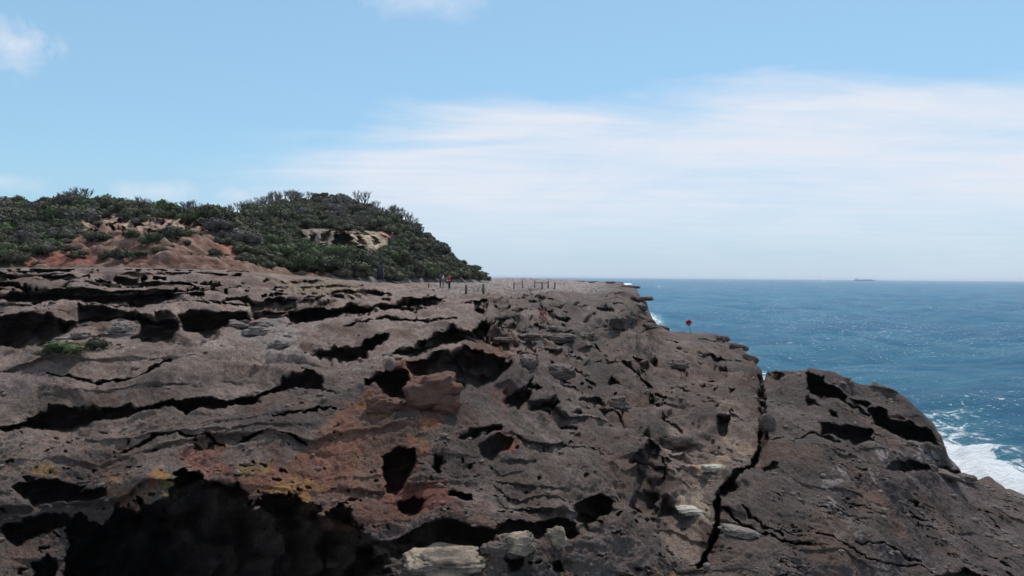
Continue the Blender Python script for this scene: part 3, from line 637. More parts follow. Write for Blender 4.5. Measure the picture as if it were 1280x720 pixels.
def shrub_mesh(seed, n=900, leaf=.15, flatn=.62, mat=M_LEAF, rough=1.0):
    rs = np.random.RandomState(seed); lobes = []
    for k in range(rs.randint(7, 12)):
        a = rs.rand()*6.28; r = .72*math.sqrt(rs.rand()); lobes.append((r*math.cos(a), r*math.sin(a), .28+.5*flatn*(1-r)*1.2+rs.rand()*.18, .28+.22*rs.rand()))
    lob = np.array(lobes); k = rs.randint(0, len(lob), n); u = rs.normal(size=(n, 3)); u /= np.linalg.norm(u, axis=1)[:, None]
    rad = lob[k, 3]*(.72+.42*rs.rand(n)); c = lob[k, :3]+u*rad[:, None]*np.array([1, 1, .85]); c[:, 2] = np.maximum(c[:, 2], .02)
    nrm = u+rs.normal(size=(n, 3))*.6; nrm /= np.linalg.norm(nrm, axis=1)[:, None]
    t1 = np.cross(nrm, rs.normal(size=(n, 3))); t1 /= np.linalg.norm(t1, axis=1)[:, None]; t2 = np.cross(nrm, t1)
    s = leaf*(.6+.9*rs.rand(n))[:, None]
    V = np.stack([c-t1*s, c-t2*s*.5, c+t1*s, c+t2*s*.5], 1).reshape(-1, 3)
    Qs = np.arange(n*4).reshape(n, 4)
    # woody core
    bm = bmesh.new()
    for (x, y, z, r) in lobes:
        bmesh.ops.create_icosphere(bm, subdivisions=1, radius=r*.78, matrix=Matrix.Translation((x, y, z)))
    bmesh.ops.triangulate(bm, faces=bm.faces)
    cv = np.array([v.co[:] for v in bm.verts]); bm.verts.index_update(); cf = np.array([[v.index for v in f.verts] for f in bm.faces]); bm.free()
    tri = np.concatenate([Qs[:, [0, 1, 2]], Qs[:, [0, 2, 3]], cf+len(V)]); V = np.concatenate([V, cv])
    return V, tri
PROTO = []
for s in range(9):
    mt = (M_LEAF, M_LEAF, M_LEAFG, M_LEAFD)[s % 4]
    V_, T_ = shrub_mesh(100+s, 800, .085, .5+.25*(s % 3), mt)
    PROTO.append((fastmesh('shrub', V_, T_, mt, False), V_, T_))
def bare_mesh(seed, n=9):
    rs = random.Random(seed); V = []; Fc = []
    def seg(a, b, ra, rb):
        d = (b-a).normalized(); x = d.orthogonal().normalized(); y = d.cross(x); i = len(V)
        for p, r in ((a, ra), (b, rb)):
            for j in range(3):
                an = j*2.094; V.append(tuple(p+(x*math.cos(an)+y*math.sin(an))*r))
        for j in range(3): Fc.append((i+j, i+(j+1) % 3, i+3+(j+1) % 3, i+3+j))
    def grow(p, d, l, r, dep):
        q = p+d*l; seg(p, q, r, r*.65)
        if dep == 0: return
        for k in range(rs.choice((2, 3))):
            nd = (d+Vector((rs.uniform(-.7, .7), rs.uniform(-.7, .7), rs.uniform(-.1, .45)))).normalized(); grow(q, nd, l*rs.uniform(.6, .85), r*.62, dep-1)
    for k in range(n):
        a = rs.random()*6.28; d = Vector((math.cos(a)*.5, math.sin(a)*.5, 1)).normalized(); grow(Vector((rs.uniform(-.3, .3), rs.uniform(-.3, .3), -.1)), d, .5, .05, 3)
    return V, Fc
BARE = []
for s in range(4):
    v, f = bare_mesh(50+s); me = bpy.data.meshes.new('bare_shrub'); me.from_pydata(v, [], f); me.materials.append(M_TWIG); BARE.append(me)
def put(me, name, p, s, sz=1.0, rz=None, sink=.12):
    o = bpy.data.objects.new(name, me); C.objects.link(o); o.location = (p[0], p[1], p[2]-sink*s)
    o.rotation_euler = (0, 0, random.uniform(0, 6.28) if rz is None else rz); o.scale = (s, s*random.uniform(.85, 1.15), s*sz); return o
# shrubs standing alone on the red bank: (x, y of foot, radius, proto, label)
ISO = [(150, 330, 1.35, 0, 'low grey green shrub on red soil just above the stacked ledges'), (122, 304, 1.5, 1, 'dark rounded shrub below the broken stone at the left of the red bank'),
 (218, 301, 1.9, 4, 'wide pale olive shrub high on the right of the red bank'), (192, 312, 1.3, 5, 'dark shrub below the wide pale olive shrub on the red bank'), (135, 322, 1.0, 8, 'small shrub beside the low grey green shrub above the ledges'),
 (165, 308, .9, 2, 'small green shrub in the middle of the red bank'), (92, 316, .75, 3, 'tiny shrub on bare red soil at the left foot of the bank'), (100, 324, .8, 1, 'small dark tuft of shrub nearest the scrub at the left foot of the bank'),
 (170, 285, 1.2, 7, 'grey shrub beside the pale stones on top of the red bank'), (268, 322, 1.0, 0, 'small shrub on the red soil at the right foot of the bank'), (300, 330, .8, 5, 'small dark shrub at the right edge of bare soil above the ledges'),
 (16, 331, 1.5, 4, 'low olive shrub at the far left just above the ledges'), (90, 327, .6, 6, 'tiny green tuft close above the stacked ledges on the left'), (236, 296, 1.1, 3, 'greyish shrub leaning on the wide pale olive shrub')]
for x, y, s, k, lab in ISO:
    tag(put(PROTO[k][0], 'shrub', hpt(x, y), s, .8), lab, 'shrub', 'shrubs standing alone on the red bank')
kk = 0; r3 = random.Random(77)
while kk < 34:
    x = r3.uniform(70, 335); y = r3.uniform(272, 333)
    if y < np.interp(x, [70, 100, 240, 300, 335], [312, 270, 270, 300, 330]) or y > 331: continue
    kk += 1; k = r3.randrange(9)
    tag(put(PROTO[k][0], 'shrub', hpt(x, y), r3.uniform(.35, .8), r3.uniform(.6, .9)), 'knee high olive tuft scattered on bare red soil of the bank', 'shrub', 'small tufts scattered on the red bank')
# the scrub
cand = []
rs = np.random.RandomState(21)
tries = 0
while len(cand) < 1500 and tries < 90000:
    tries += 1
    x = rs.uniform(-60, 611); yt = np.interp(x, HS[:, 0], HS[:, 1]); yb = np.interp(x, [-60, 300, 430, 520, 612], [332, 338, 348, 349.5, 350])
    y = yt+(yb-yt)*rs.rand()**.9
    sm = float(band2(np.array(x), np.array(y), 30, 120, 250, 330, 270, 282, 400, 401))
    foot_line = np.interp(x, [-60, 20, 60, 85, 105, 235, 262, 300, 340, 400, 430, 612], [331, 330, 316, 296, 266, 268, 286, 310, 334, 345, 350, 352])
    foot_line += (8*rs.rand()**2*rs.choice((-.6, 1.7)) if 40 < x < 340 else 0)
    if y > foot_line+1.5: continue
    if y > foot_line-6 and rs.rand() < .35: continue
    if float(sdf_poly([(374, 288), (392, 284), (420, 288), (445, 290), (470, 291), (492, 293), (492, 302), (480, 318), (455, 322), (430, 320), (415, 314), (392, 311), (374, 309)], np.array(x), np.array(y))) > -1: continue
    D_ = float(hill_D(x, y)); s = rs.uniform(.6, 1.3)+(1.1 if rs.rand() < .14 else 0)
    if y < yt+7: s *= .72
    if D_ < 80: s = min(s, 1.5)*.8
    if abs(x-400) < 60 and 284 < y < 316: s = min(s, 1.0)
    if rs.rand() < (.12 if x > 480 else .3): continue
    pr = np.array([x, y])
    if any(abs(x-c[0]) < 3.6*(100/D_)*c[3] and abs(y-c[1]) < 1.9*(100/D_) for c in cand): continue
    cand.append((x, y, D_, s))
cand.sort(key=lambda c: c[2]/c[3])
print('scrub', len(cand))
rnd = random.Random(4)
for i, (x, y, D_, s) in enumerate(cand[:270]):
    k = rnd.randrange(9); p = hpt(x, y)
    if ((360 < x < 480 and y < 286) or (x < 70 and y < 300)) and rnd.random() < .6: k = rnd.choice((3, 7))
    kind = ('olive green', 'olive green', 'bright green', 'grey brown')[k % 4]
    where = 'left scrub slope beyond the ledges' if x < 110 else ('scrub above the red bank' if x < 270 else ('scrub below the sandstone outcrop of the hill' if y > 312 else 'scrub on the upper slope of the rounded hill'))
    tag(put(PROTO[k][0], 'shrub', p, s*1.15, rnd.uniform(.65, 1.05)), f'{kind} rounded shrub crowded in the {where}', 'shrub', f'{kind} shrubs in the {where}')
Vs, Ts, n0 = [], [], 0
for i, (x, y, D_, s) in enumerate(cand[270:]):
    k = rnd.randrange(9); _, V_, T_ = PROTO[k]; p = hpt(x, y); a = rnd.uniform(0, 6.28); ca, sa = math.cos(a), math.sin(a)
    v = V_*np.array([s, s, s*rnd.uniform(.7, 1.05)])*1.15; v = np.stack([v[:, 0]*ca-v[:, 1]*sa, v[:, 0]*sa+v[:, 1]*ca, v[:, 2]], 1)+p-np.array([0, 0, .12*s])
    Vs.append(v); Ts.append(T_+n0); n0 += len(v)
if Vs:
    o = bpy.data.objects.new('scrub', fastmesh('scrub', np.concatenate(Vs), np.concatenate(Ts), M_LEAF, False)); C.objects.link(o)
    tag(o, 'dense olive coastal scrub massed over the hill', 'scrub', kind='stuff')
# leafless shrubs on the crest
for i, x in enumerate([84, 92, 97, 103, 128, 160, 166, 173, 180, 188, 228, 234, 240, 252, 259, 286, 292, 305, 318, 330, 340, 349, 362, 368, 372, 385, 455, 468, 488, 495, 505, 514]):
    y = np.interp(x, HS[:, 0], HS[:, 1])+1.0
    tag(put(BARE[i % 4], 'bare_shrub', hpt(x, y), rnd.uniform(1.3, 2.4)*hill_D(x, y)/120, 1.0), 'leafless grey shrub with thin upright twigs on the hill crest', 'shrub', 'leafless shrubs along the hill crest')
for i in range(34):
    x = rnd.uniform(300, 470); y = rnd.uniform(256, 282)+abs(x-400)*.05
    tag(put(BARE[i % 4], 'bare_shrub', hpt(x, y), rnd.uniform(1.6, 2.4), .7), 'dead grey brown shrub among green scrub near the hilltop', 'shrub', 'dead shrubs near the hilltop')
# two shrubs under the overhang
p = surf(80, 441); g1 = put(PROTO[2][0], 'shrub', p, 1.35, .45); tag(g1, 'low spreading green shrub on the gravel under the left overhang', 'shrub')
p = surf(56, 445); tag(put(PROTO[5][0], 'shrub', p, .75, .45), 'small low green shrub left of the spreading one under the overhang', 'shrub')
p = surf(122, 436); tag(put(PROTO[8][0], 'shrub', p, .62, 1.0), 'upright dense green shrub right of the spreading one under the overhang', 'shrub')
for o in list(C.objects):
    pass

# ------------------------------------------------------------------ loose rocks
def boulder(px, py, w, h, mat, label, seed, dep=None, cat='boulder', sharp=.35, tilt=0, sink=.3, name='boulder', rz=0, group=None):
    p = surf(px, py); D = (p-CO)@fwd; W = w/F*D/2; H = h/F*D; dp = (dep or W*.75)
    bm = bmesh.new(); bmesh.ops.create_icosphere(bm, subdivisions=5, radius=1)
    v = np.array([x.co[:] for x in bm.verts]); q = np.sign(v)*np.abs(v)**.8
    n = fbm(v*1.1+seed*7.7, 4); n2_ = fbm(v*4+seed*3.1, 3)
    q = q*(1+sharp*n+.07*n2_)[:, None]; q += .05*fbm(v*9+seed, 2)[:, None]*v
    q = q*np.array([W, dp, H*.5])
    for x, c in zip(bm.verts, q): x.co = c
    o = bmobj(name, bm, mat); o.location = (p[0], p[1]+dp*.3, p[2]+H*(.5-sink)); o.rotation_euler = (0, tilt, rz)
    tag(o, label, cat, group); return o
boulder(560, 714, 96, 22, M_PALE, 'long pale flat topped rock at the foot of the dark overhang', 1, sink=.1)
boulder(648, 690, 44, 26, M_PALE, 'round topped cream rock right of the long pale one', 2, sink=.15)
boulder(695, 682, 26, 24, M_PALE, 'small pointed pale rock against the dark recess', 3, sink=.15)
boulder(620, 693, 26, 18, M_DARK, 'small dark rock left of the round cream rock', 4, sink=.15)
boulder(918, 600, 26, 22, M_DARK, 'dark rounded boulder wedged in the long crack', 5, sink=.0, sharp=.15)
boulder(893, 589, 26, 9, M_WHITE, 'white topped rock beside the dark wedged boulder', 6, sink=.2)
boulder(866, 640, 38, 9, M_WHITE, 'pale cream slab lying left of the long crack', 7, sink=.35)
boulder(925, 668, 46, 10, M_GREY, 'flat pale brown slab just right of the crack foot', 8, sink=.3, tilt=.15)
boulder(958, 540, 20, 24, M_DARK, 'dark boulder jammed in the upper part of the crack', 9, sink=.1, sharp=.2)
boulder(540, 500, 66, 40, M_RUST, 'rust red boulder between the two dark caves', 10, sink=.25)
boulder(558, 512, 34, 26, M_RUST, 'dark rust lump at the lower right of the red boulder', 11, sink=.2)
boulder(478, 512, 40, 24, M_RUST, 'orange brown rock below the left of the two caves', 12, sink=.3)
boulder(98, 421, 22, 9, M_GREY, 'light grey rock beside the upright green shrub', 13, sink=.2)
boulder(78, 408+20, 20, 8, M_GREY, 'grey rock behind the low spreading green shrub', 14, sink=.2)
boulder(153, 412, 30, 16, M_GREY, 'pale rubble rock under the gap between the overhangs', 15, sink=.35)
boulder(331, 409, 20, 10, M_GREY, 'smooth light grey rock in front of the middle overhang', 16, sink=.25)
boulder(298, 409, 20, 7, M_GREY, 'small grey rock left of the smooth light grey one', 17, sink=.2)
boulder(322, 417, 34, 12, M_GREY, 'low grey block in front of the smooth light grey rock', 18, sink=.3)
boulder(350, 432, 26, 12, M_GREY, 'grey rock on the edge of the pale patch', 19, sink=.35)
boulder(695, 424, 44, 12, M_DARK, 'long dark boulder below the crouching person', 20, sink=.2)
boulder(664, 424, 30, 8, M_DARK, 'low brown boulder left of the long dark one', 21, sink=.25)
boulder(628, 427, 22, 7, M_DARK, 'small rounded boulder beside the big undercut block', 22, sink=.2)
boulder(735, 424, 26, 9, M_DARK, 'dark squat boulder right of the long dark one', 23, sink=.2)
boulder(850, 459, 26, 13, M_DARK, 'knobbly boulder below the flat shelf', 24, sink=.25)
boulder(700, 470, 36, 18, M_DARK, 'broad rough boulder in the pocketed middle slope', 25, sink=.35)
boulder(660, 458, 24, 14, M_DARK, 'grey brown boulder left in the pocketed slope', 26, sink=.3)
boulder(770, 507, 30, 16, M_DARK, 'rounded dark boulder on the middle slope', 27, sink=.35)
boulder(610, 690, 22, 10, M_DARK, 'little dark rock behind the long pale rock', 28, sink=.2)
boulder(420, 706, 60, 10, M_DARK, 'thin ledge of rock lit inside the dark overhang', 29, sink=.1)
boulder(1205, 596+4, 26, 10, M_DARK, 'dark rock knob at the seaward edge of the slab', 30, sink=.4)

M_ROCK2 = stone_mat('ledge_stone', (.080, .058, .049), (.13, .096, .082), 1.5)
def plate(px, py, w, h, seed, tilt=0, over=0):
    o = boulder(px, py, w, h, M_ROCK2, 'x', seed, sharp=.22, tilt=tilt, sink=.45, name='rock_ledge', dep=w/F*60*.5)
    for k in ('label', 'category'): del o[k]
    o['kind'] = 'structure'; o.location.x += over
for a in ((787, 357.5, 26, 4, 51, .03, .3), (797, 374, 26, 5, 52, -.03, .9), (800, 384, 20, 9, 57, .1, 0), (745, 352, 20, 2.2, 53, 0, 0), (768, 353.5, 22, 2.6, 54, 0, 0), (724, 351.5, 16, 1.6, 58, 0, 0),
          (820, 409, 34, 8, 55, .18, 0), (901, 424, 20, 8, 56, .10, .2), (921, 434, 22, 8, 59, .25, .3), (937, 449, 20, 10, 60, .35, .1),
          (1180, 592, 44, 9, 65, .25, 0)):
    plate(*a)

# rubble lying on the treads
def rubble():
    Nn = normals(P2); up = Nn[..., 2].ravel(); D_ = SPD; rs = np.random.RandomState(91)
    ok = np.where((up > .55) & (CARVE.ravel() < 1.2) & (D_ < 75) & (SPY > 350) & (nA.ravel() > -.15))[0]
    pick = rs.choice(ok, 2600, replace=False); Vb, Fb, n0 = [], [], 0
    bm = bmesh.new(); bmesh.ops.create_icosphere(bm, subdivisions=1, radius=1); bv = np.array([v.co[:] for v in bm.verts]); bf = np.array([[v.index for v in f.verts] for f in bm.faces]); bm.free()
    P = P2.reshape(-1, 3)
    for i in pick:
        r = .035+.16*rs.rand()**5; r *= max(.6, D_[i]/38)
        v = bv*(1+.35*rs.normal(size=(len(bv), 1))*.6)*np.array([rs.uniform(.8, 1.5), rs.uniform(.8, 1.5), rs.uniform(.4, .8)])*r
        a = rs.rand()*6.28; v = np.stack([v[:, 0]*math.cos(a)-v[:, 1]*math.sin(a), v[:, 0]*math.sin(a)+v[:, 1]*math.cos(a), v[:, 2]], 1)+P[i]+[0, 0, r*.15]
        Vb.append(v); Fb.append(bf+n0); n0 += len(v)
    me = fastmesh('rubble', np.concatenate(Vb), np.concatenate(Fb), stone_mat('rubble_stone', (.10, .073, .062), (.19, .145, .122), 1.2), False)
    o = bpy.data.objects.new('rubble', me); C.objects.link(o); tag(o, 'small loose stones scattered over the sandstone ledges', 'rubble', kind='stuff')
rubble()

# ------------------------------------------------------------------ people
M_SKIN = flat('skin', (.42, .24, .17), .6, .08)
M_RED = flat('red_cloth', (.55, .03, .05), .85, .15); M_NAVY = flat('dark_cloth', (.02, .022, .035), .85, .2); M_WCLOTH = flat('white_cloth', (.7, .7, .74), .85, .08)
M_GCLOTH = flat('grey_cloth', (.16, .16, .18), .85, .15); M_HAIR = flat('dark_hair', (.02, .014, .01), .7, .2); M_BLACK = flat('black_bag', (.015, .015, .017), .6, .2); M_MAROON = flat('maroon_cloth', (.30, .02, .045), .85, .2); M_PLAID = flat('pale_pink_check', (.55, .25, .27), .85, .25, 9)
def skin(name, pts, edges, rads, mat, parent, root=0, sub=1):
    me = bpy.data.meshes.new(name); me.from_pydata(pts, edges, []); o = bpy.data.objects.new(name, me); C.objects.link(o)
    o.modifiers.new('s', 'SKIN')
    for i, r in enumerate(rads):
        rr = r if isinstance(r, tuple) else (r, r); me.skin_vertices[0].data[i].radius = rr
    me.skin_vertices[0].data[root].use_root = True
    sm = o.modifiers.new('d', 'SUBSURF'); sm.levels = sm.render_levels = sub
    dg = bpy.context.evaluated_depsgraph_get(); ev = o.evaluated_get(dg); nm = bpy.data.meshes.new_from_object(ev); nm.name = name
    o.modifiers.clear(); o.data = nm; nm.materials.clear(); nm.materials.append(mat); nm.polygons.foreach_set('use_smooth', [True]*len(nm.polygons)); o.parent = parent
    return o
def person(label, foot, rz, J, top, legs, hairm=M_HAIR, sc=1.0, sleeves=True, group=None):
    """J: joints dict in metres"""
    e = empty('person', tuple(foot), rz); e.scale = (sc, sc, sc)
    j = {k: Vector(v) for k, v in J.items()}
    names = ['pelvis', 'belly', 'chest', 'neck', 'headc', 'crown']; pts = [tuple(j[n]) for n in names]; rad = [(.13, .10), (.125, .10), (.15, .11), .055, .088, .06]
    ed = [(i, i+1) for i in range(5)]
    for s in 'lr':
        b = len(pts); sh, el, wr, pa = (j[n+s] for n in ('sho', 'elb', 'wri', 'palm'))
        pts += [tuple(sh), tuple(el), tuple(wr), tuple(pa)]; rad += [.055, .042, .028, (.035, .02)]; ed += [(2, b), (b, b+1), (b+1, b+2), (b+2, b+3)]
        d = (pa-wr).normalized(); x = d.orthogonal().normalized()
        for k, (off, ln) in enumerate(((-.03, .065), (-.01, .08), (.01, .075), (.03, .055))):
            c = len(pts); pts += [tuple(pa+x*off+d*.02), tuple(pa+x*off+d*ln)]; rad += [.009, .007]; ed += [(b+3, c), (c, c+1)]
        c = len(pts); pts += [tuple(pa-x*.045-d*.005), tuple(pa-x*.055+d*.035)]; rad += [.01, .008]; ed += [(b+3, c), (c, c+1)]
        b = len(pts); pts += [tuple(j[n+s]) for n in ('hip', 'kne', 'ank', 'toe')]; rad += [.088, .058, .038, (.042, .028)]; ed += [(0, b), (b, b+1), (b+1, b+2), (b+2, b+3)]
    body = skin('body', pts, ed, rad, M_SKIN, e)
    # nose and ears
    f = j['face'].normalized(); hc = j['headc']; bm = bmesh.new()
    bmesh.ops.create_cone(bm, segments=6, radius1=.018, radius2=.006, depth=.05, cap_ends=True, matrix=Matrix.Translation(hc+f*.095+Vector((0, 0, -.01)))); bmobj('nose', bm, M_SKIN, e)
    bm = bmesh.new()
    for s in (-1, 1): bmesh.ops.create_icosphere(bm, subdivisions=1, radius=.012, matrix=Matrix.Translation(hc+f*.088+f.cross(Vector((0, 0, 1))).normalized()*s*.034+Vector((0, 0, .025))))
    bmobj('eyes', bm, M_BLACK, e)
    # hair cap
    bm = bmesh.new(); bmesh.ops.create_icosphere(bm, subdivisions=3, radius=.112, matrix=Matrix.Translation(hc-f*.02+Vector((0, 0, .045)))@Matrix.Diagonal((.92, 1.0, 1.02, 1)))
    bmesh.ops.delete(bm, geom=[v for v in bm.verts if (v.co-hc).dot(f) > .045 and v.co.z < hc.z+.07 or v.co.z < hc.z-.06], context='VERTS'); bmobj('hair', bm, hairm, e)
    # shirt
    pts = [tuple(j['pelvis']+Vector((0, 0, .02))), tuple(j['belly']), tuple(j['chest']), tuple(j['neck']-(j['neck']-j['chest'])*.45)]; rad = [(.155, .125), (.15, .122), (.178, .135), .075]; ed = [(0, 1), (1, 2), (2, 3)]
    for s in 'lr':
        b = len(pts); pts += [tuple(j['sho'+s]), tuple(j['elb'+s])]; rad += [.075, .058]; ed += [(2, b), (b, b+1)]
        if sleeves: pts.append(tuple(j['elb'+s]*.15+j['wri'+s]*.85)); rad.append(.043); ed.append((b+1, b+2))
    skin('shirt', pts, ed, rad, top, e)
    pts = [tuple(j['pelvis']+Vector((0, 0, .04)))]; rad = [(.15, .125)]; ed = []
    for s in 'lr':
        b = len(pts); pts += [tuple(j['hip'+s]), tuple(j['kne'+s]), tuple(j['kne'+s]*.12+j['ank'+s]*.88)]; rad += [.105, .074, .055]; ed += [(0, b), (b, b+1), (b+1, b+2)]
    skin('trousers', pts, ed, rad, legs, e)
    for s in 'lr':
        skin('shoe', [tuple(j['ank'+s]+Vector((0, 0, -.03))), tuple(j['ank'+s]*.5+j['toe'+s]*.5-Vector((0, 0, .02))), tuple(j['toe'+s])], [(0, 1), (1, 2)], [.05, .05, .042], M_GCLOTH, e)
    return tag(e, label, 'person', group)
def stand(arm='down'):
    J = dict(pelvis=(0, 0, .95), belly=(0, .01, 1.12), chest=(0, 0, 1.32), neck=(0, .01, 1.48), headc=(0, .03, 1.60), crown=(0, .02, 1.69), face=(0, 1, 0),
             hipl=(-.10, 0, .88), knel=(-.12, .03, .48), ankl=(-.13, -.01, .09), toel=(-.15, .15, .035), hipr=(.10, 0, .88), kner=(.13, .02, .48), ankr=(.15, 0, .09), toer=(.18, .15, .035),
             shol=(-.19, 0, 1.40), elbl=(-.25, -.02, 1.13), wril=(-.25, .08, .90), palml=(-.25, .11, .83), shor=(.19, 0, 1.40), elbr=(.26, -.03, 1.13), wrir=(.24, .10, .92), palmr=(.23, .14, .86))
    if arm == 'phone': J.update(elbr=(.24, .08, 1.15), wrir=(.12, .28, 1.30), palmr=(.08, .33, 1.36), elbl=(-.24, .08, 1.15), wril=(-.12, .28, 1.30), palml=(-.08, .33, 1.36))
    return J
def ground(px, py):
    p = surf(px, py).copy(); return p
GP = ground(562, 361.5); red = person('person in red top and dark trousers standing with a black bag on the platform', GP, R(120), stand('phone'), M_RED, M_NAVY, sc=1.12)
def box(bm, c, s, rot=None):
    mt = Matrix.Translation(c)@(rot or Matrix.Identity(4))@Matrix.Diagonal((*s, 1)); return bmesh.ops.create_cube(bm, size=1, matrix=mt)
e = empty('shoulder_bag', (GP[0]-.30, GP[1]-.12, GP[2]+.78)); bm = bmesh.new(); box(bm, (0, 0, .13), (.26, .14, .26)); bmesh.ops.bevel(bm, geom=bm.edges[:], offset=.03, segments=2, affect='EDGES'); bmobj('bag_body', bm, M_BLACK, e)
bm = bmesh.new(); box(bm, (-.06, 0, .40), (.02, .03, .34), Matrix.Rotation(.25, 4, 'Y')); box(bm, (.07, 0, .40), (.02, .03, .34), Matrix.Rotation(-.05, 4, 'Y')); bmobj('strap', bm, M_BLACK, e); tag(e, 'black bag hanging at the side of the person in red', 'bag')
G2 = ground(550.5, 359.5); person('person in dark top and dark trousers standing left of the person in red', G2, R(-70), stand(), M_NAVY, M_NAVY, sc=1.02)
person('person in white top and grey trousers standing behind the dark clothed person', G2+np.array([.33, .55, 0]), R(100), stand('phone'), M_WCLOTH, M_GCLOTH, sc=1.02)
J = dict(pelvis=(0, -.16, .42), belly=(0, -.08, .56), chest=(0, .06, .76), neck=(0, .14, .90), headc=(0, .20, 1.00), crown=(0, .20, 1.09), face=(0, 1, -.3),
         hipl=(-.10, -.12, .40), knel=(-.18, .28, .50), ankl=(-.15, .14, .09), toel=(-.17, .30, .035), hipr=(.10, -.12, .40), kner=(.18, .26, .52), ankr=(.15, .12, .09), toer=(.18, .28, .035),
         shol=(-.19, .06, .83), elbl=(-.25, .25, .62), wril=(-.14, .45, .52), palml=(-.11, .50, .47), shor=(.19, .06, .83), elbr=(.25, .25, .62), wrir=(.12, .46, .52), palmr=(.09, .51, .47))
G3 = ground(677, 401); person('person in maroon top crouching among the broken boulders', G3, R(-150), J, M_MAROON, M_PLAID, sc=1.15)

# ------------------------------------------------------------------ life ring on its post
M_RING = flat('red_ring', (.42, .03, .06), .5, .12); M_RINGW = flat('white_band', (.75, .75, .75), .5, .05); M_STEEL = flat('grey_steel', (.16, .16, .17), .5, .15)
p = surf(863.5, 416.2)
e = empty('life_ring', tuple(p-np.array([0, 0, .08])))
top_ = Vector((-.17, 0, 1.15)); 
bm = bmesh.new(); r = bmesh.ops.create_cone(bm, segments=10, radius1=.035, radius2=.03, depth=1.22, cap_ends=True, matrix=Matrix.Translation(top_*.5)@Matrix.Rotation(-math.atan2(.17, 1.15), 4, 'Y')); bmobj('post', bm, M_STEEL, e)
def torus(Rm, rm, a0, a1, n=40, k=12, closed=True):
    V, Fc = [], []
    for i in range(n+(0 if closed else 1)):
        a = a0+(a1-a0)*i/n
        for q in range(k):
            b_ = 2*math.pi*q/k; rr = Rm+rm*math.cos(b_); V.append((rr*math.cos(a), rm*math.sin(b_), rr*math.sin(a)))
    tot = n if closed else n
    for i in range(tot):
        for q in range(k):
            i2 = (i+1) % n if closed else i+1; Fc.append((i*k+q, i*k+(q+1) % k, i2*k+(q+1) % k, i2*k+q))
    return V, Fc
cx = Vector((-.27, -.07, 1.38))
V_, F_ = torus(.27, .085, 0, 2*math.pi); o = meshobj('ring', V_, F_, M_RING, e); o.location = cx
for k in range(2):
    a = R(130+180*k); V_, F_ = torus(.27, .088, a-.05, a+.05, 4, 12, False); o = meshobj('ring_band', V_, F_, M_RINGW, e); o.location = cx
bm = bmesh.new(); bmesh.ops.create_cone(bm, segments=24, radius1=.24, radius2=.24, depth=.02, cap_ends=True, matrix=Matrix.Translation((cx.x, cx.y+.07, cx.z))@Matrix.Rotation(R(90), 4, 'X')); box(bm, (cx.x+.02, cx.y-.005, cx.z-.03), (.06, .02, .3), Matrix.Rotation(.5, 4, 'Y')); bmobj('back_board', bm, flat('maroon_board', (.16, .03, .07), .6), e)
bm = bmesh.new(); box(bm, (-.22, 0, 1.2), (.14, .05, .5), Matrix.Rotation(-.15, 4, 'Y')); bmobj('bracket', bm, M_STEEL, e)
tag(e, 'round red life ring on a thin leaning post at the cliff edge above the sea', 'life ring')

# ------------------------------------------------------------------ posts, fence, cabinet
M_WOOD = stone_mat('weathered_wood', (.10, .085, .075), (.16, .14, .12), 6)
def postmesh(h, r=.075):
    bm = bmesh.new(); bmesh.ops.create_cone(bm, segments=10, radius1=r, radius2=r*.9, depth=h, cap_ends=True, matrix=Matrix.Translation((0, 0, h/2-.15)))
    bmesh.ops.bevel(bm, geom=[x for x in bm.edges if all(v.co.z > h/2 for v in x.verts)], offset=r*.25, segments=1, affect='EDGES'); return bm
for x, y, hp, lab in ((583, 366, 11, 'stout wooden post right of the person in red, left of its pair'), (604, 365.5, 11.5, 'stout wooden post standing further right of the person in red'), (643, 361, 9.5, 'thin dark post left in the pair by the middle of the platform'), (652, 360.5, 10, 'thin dark post right in the pair by the middle of the platform'), (536.5, 358, 5, 'short small post left of the standing people')):
    p = surf(x, y); D = (p-CO)@fwd; o = bmobj('fence_post', postmesh(hp/F*D+.15, .13 if x < 640 and x > 560 else .10), M_WOOD); o.location = tuple(p); tag(o, lab, 'post', 'posts along the platform')
fp = [(669, 359.5, 9), (677, 361, 8.6), (685, 360.5, 9.6), (693, 361, 8.6)]
P4 = [surf(x, y) for x, y, _ in fp]; e = empty('fence', tuple(P4[0]))
for (x, y, hp), p in zip(fp, P4):
    D = (p-CO)@fwd; o = bmobj('post', postmesh(hp/F*D+.15, .11), M_WOOD, e); o.location = tuple(p-P4[0])
def bar(a, b, r, name, mat, par):
    a, b = Vector(a), Vector(b); d = b-a; bm = bmesh.new()
    bmesh.ops.create_cone(bm, segments=8, radius1=r, radius2=r, depth=d.length, cap_ends=True, matrix=Matrix.Translation((a+b)/2)@d.to_track_quat('Z', 'Y').to_matrix().to_4x4()); return bmobj(name, bm, mat, par)
for k in (0, 1):
    hh = 6.6/F*((P4[k]-CO)@fwd); bar(P4[k]-P4[0]+np.array([0, 0, hh]), P4[k+1]-P4[0]+np.array([0, 0, hh]), .045, 'rail', M_WOOD, e)
tag(e, 'short dark fence of four posts with a rail near the far edge of the platform', 'fence')
p = surf(475.5, 349); p = unp(475.5, 349.0, 88.0); e = empty('cabinet', tuple(p-np.array([0, 0, .1]))); M_CAB = flat('dark_grey_metal', (.03, .03, .04), .7, .1); hC = 17/F*88+.1; wC = 8.5/F*88
bm = bmesh.new(); box(bm, (0, 0, hC*.5), (wC*.92, wC*.8, hC-.12)); bmesh.ops.bevel(bm, geom=bm.edges[:], offset=.03, segments=2, affect='EDGES'); bmobj('cabinet_body', bm, M_CAB, e)
for k in range(4):
    bm = bmesh.new(); box(bm, (-wC*.3+k*wC*.2, -wC*.4-.012, hC*.48), (.03, .02, hC-.4)); bmobj('rib', bm, M_CAB, e)
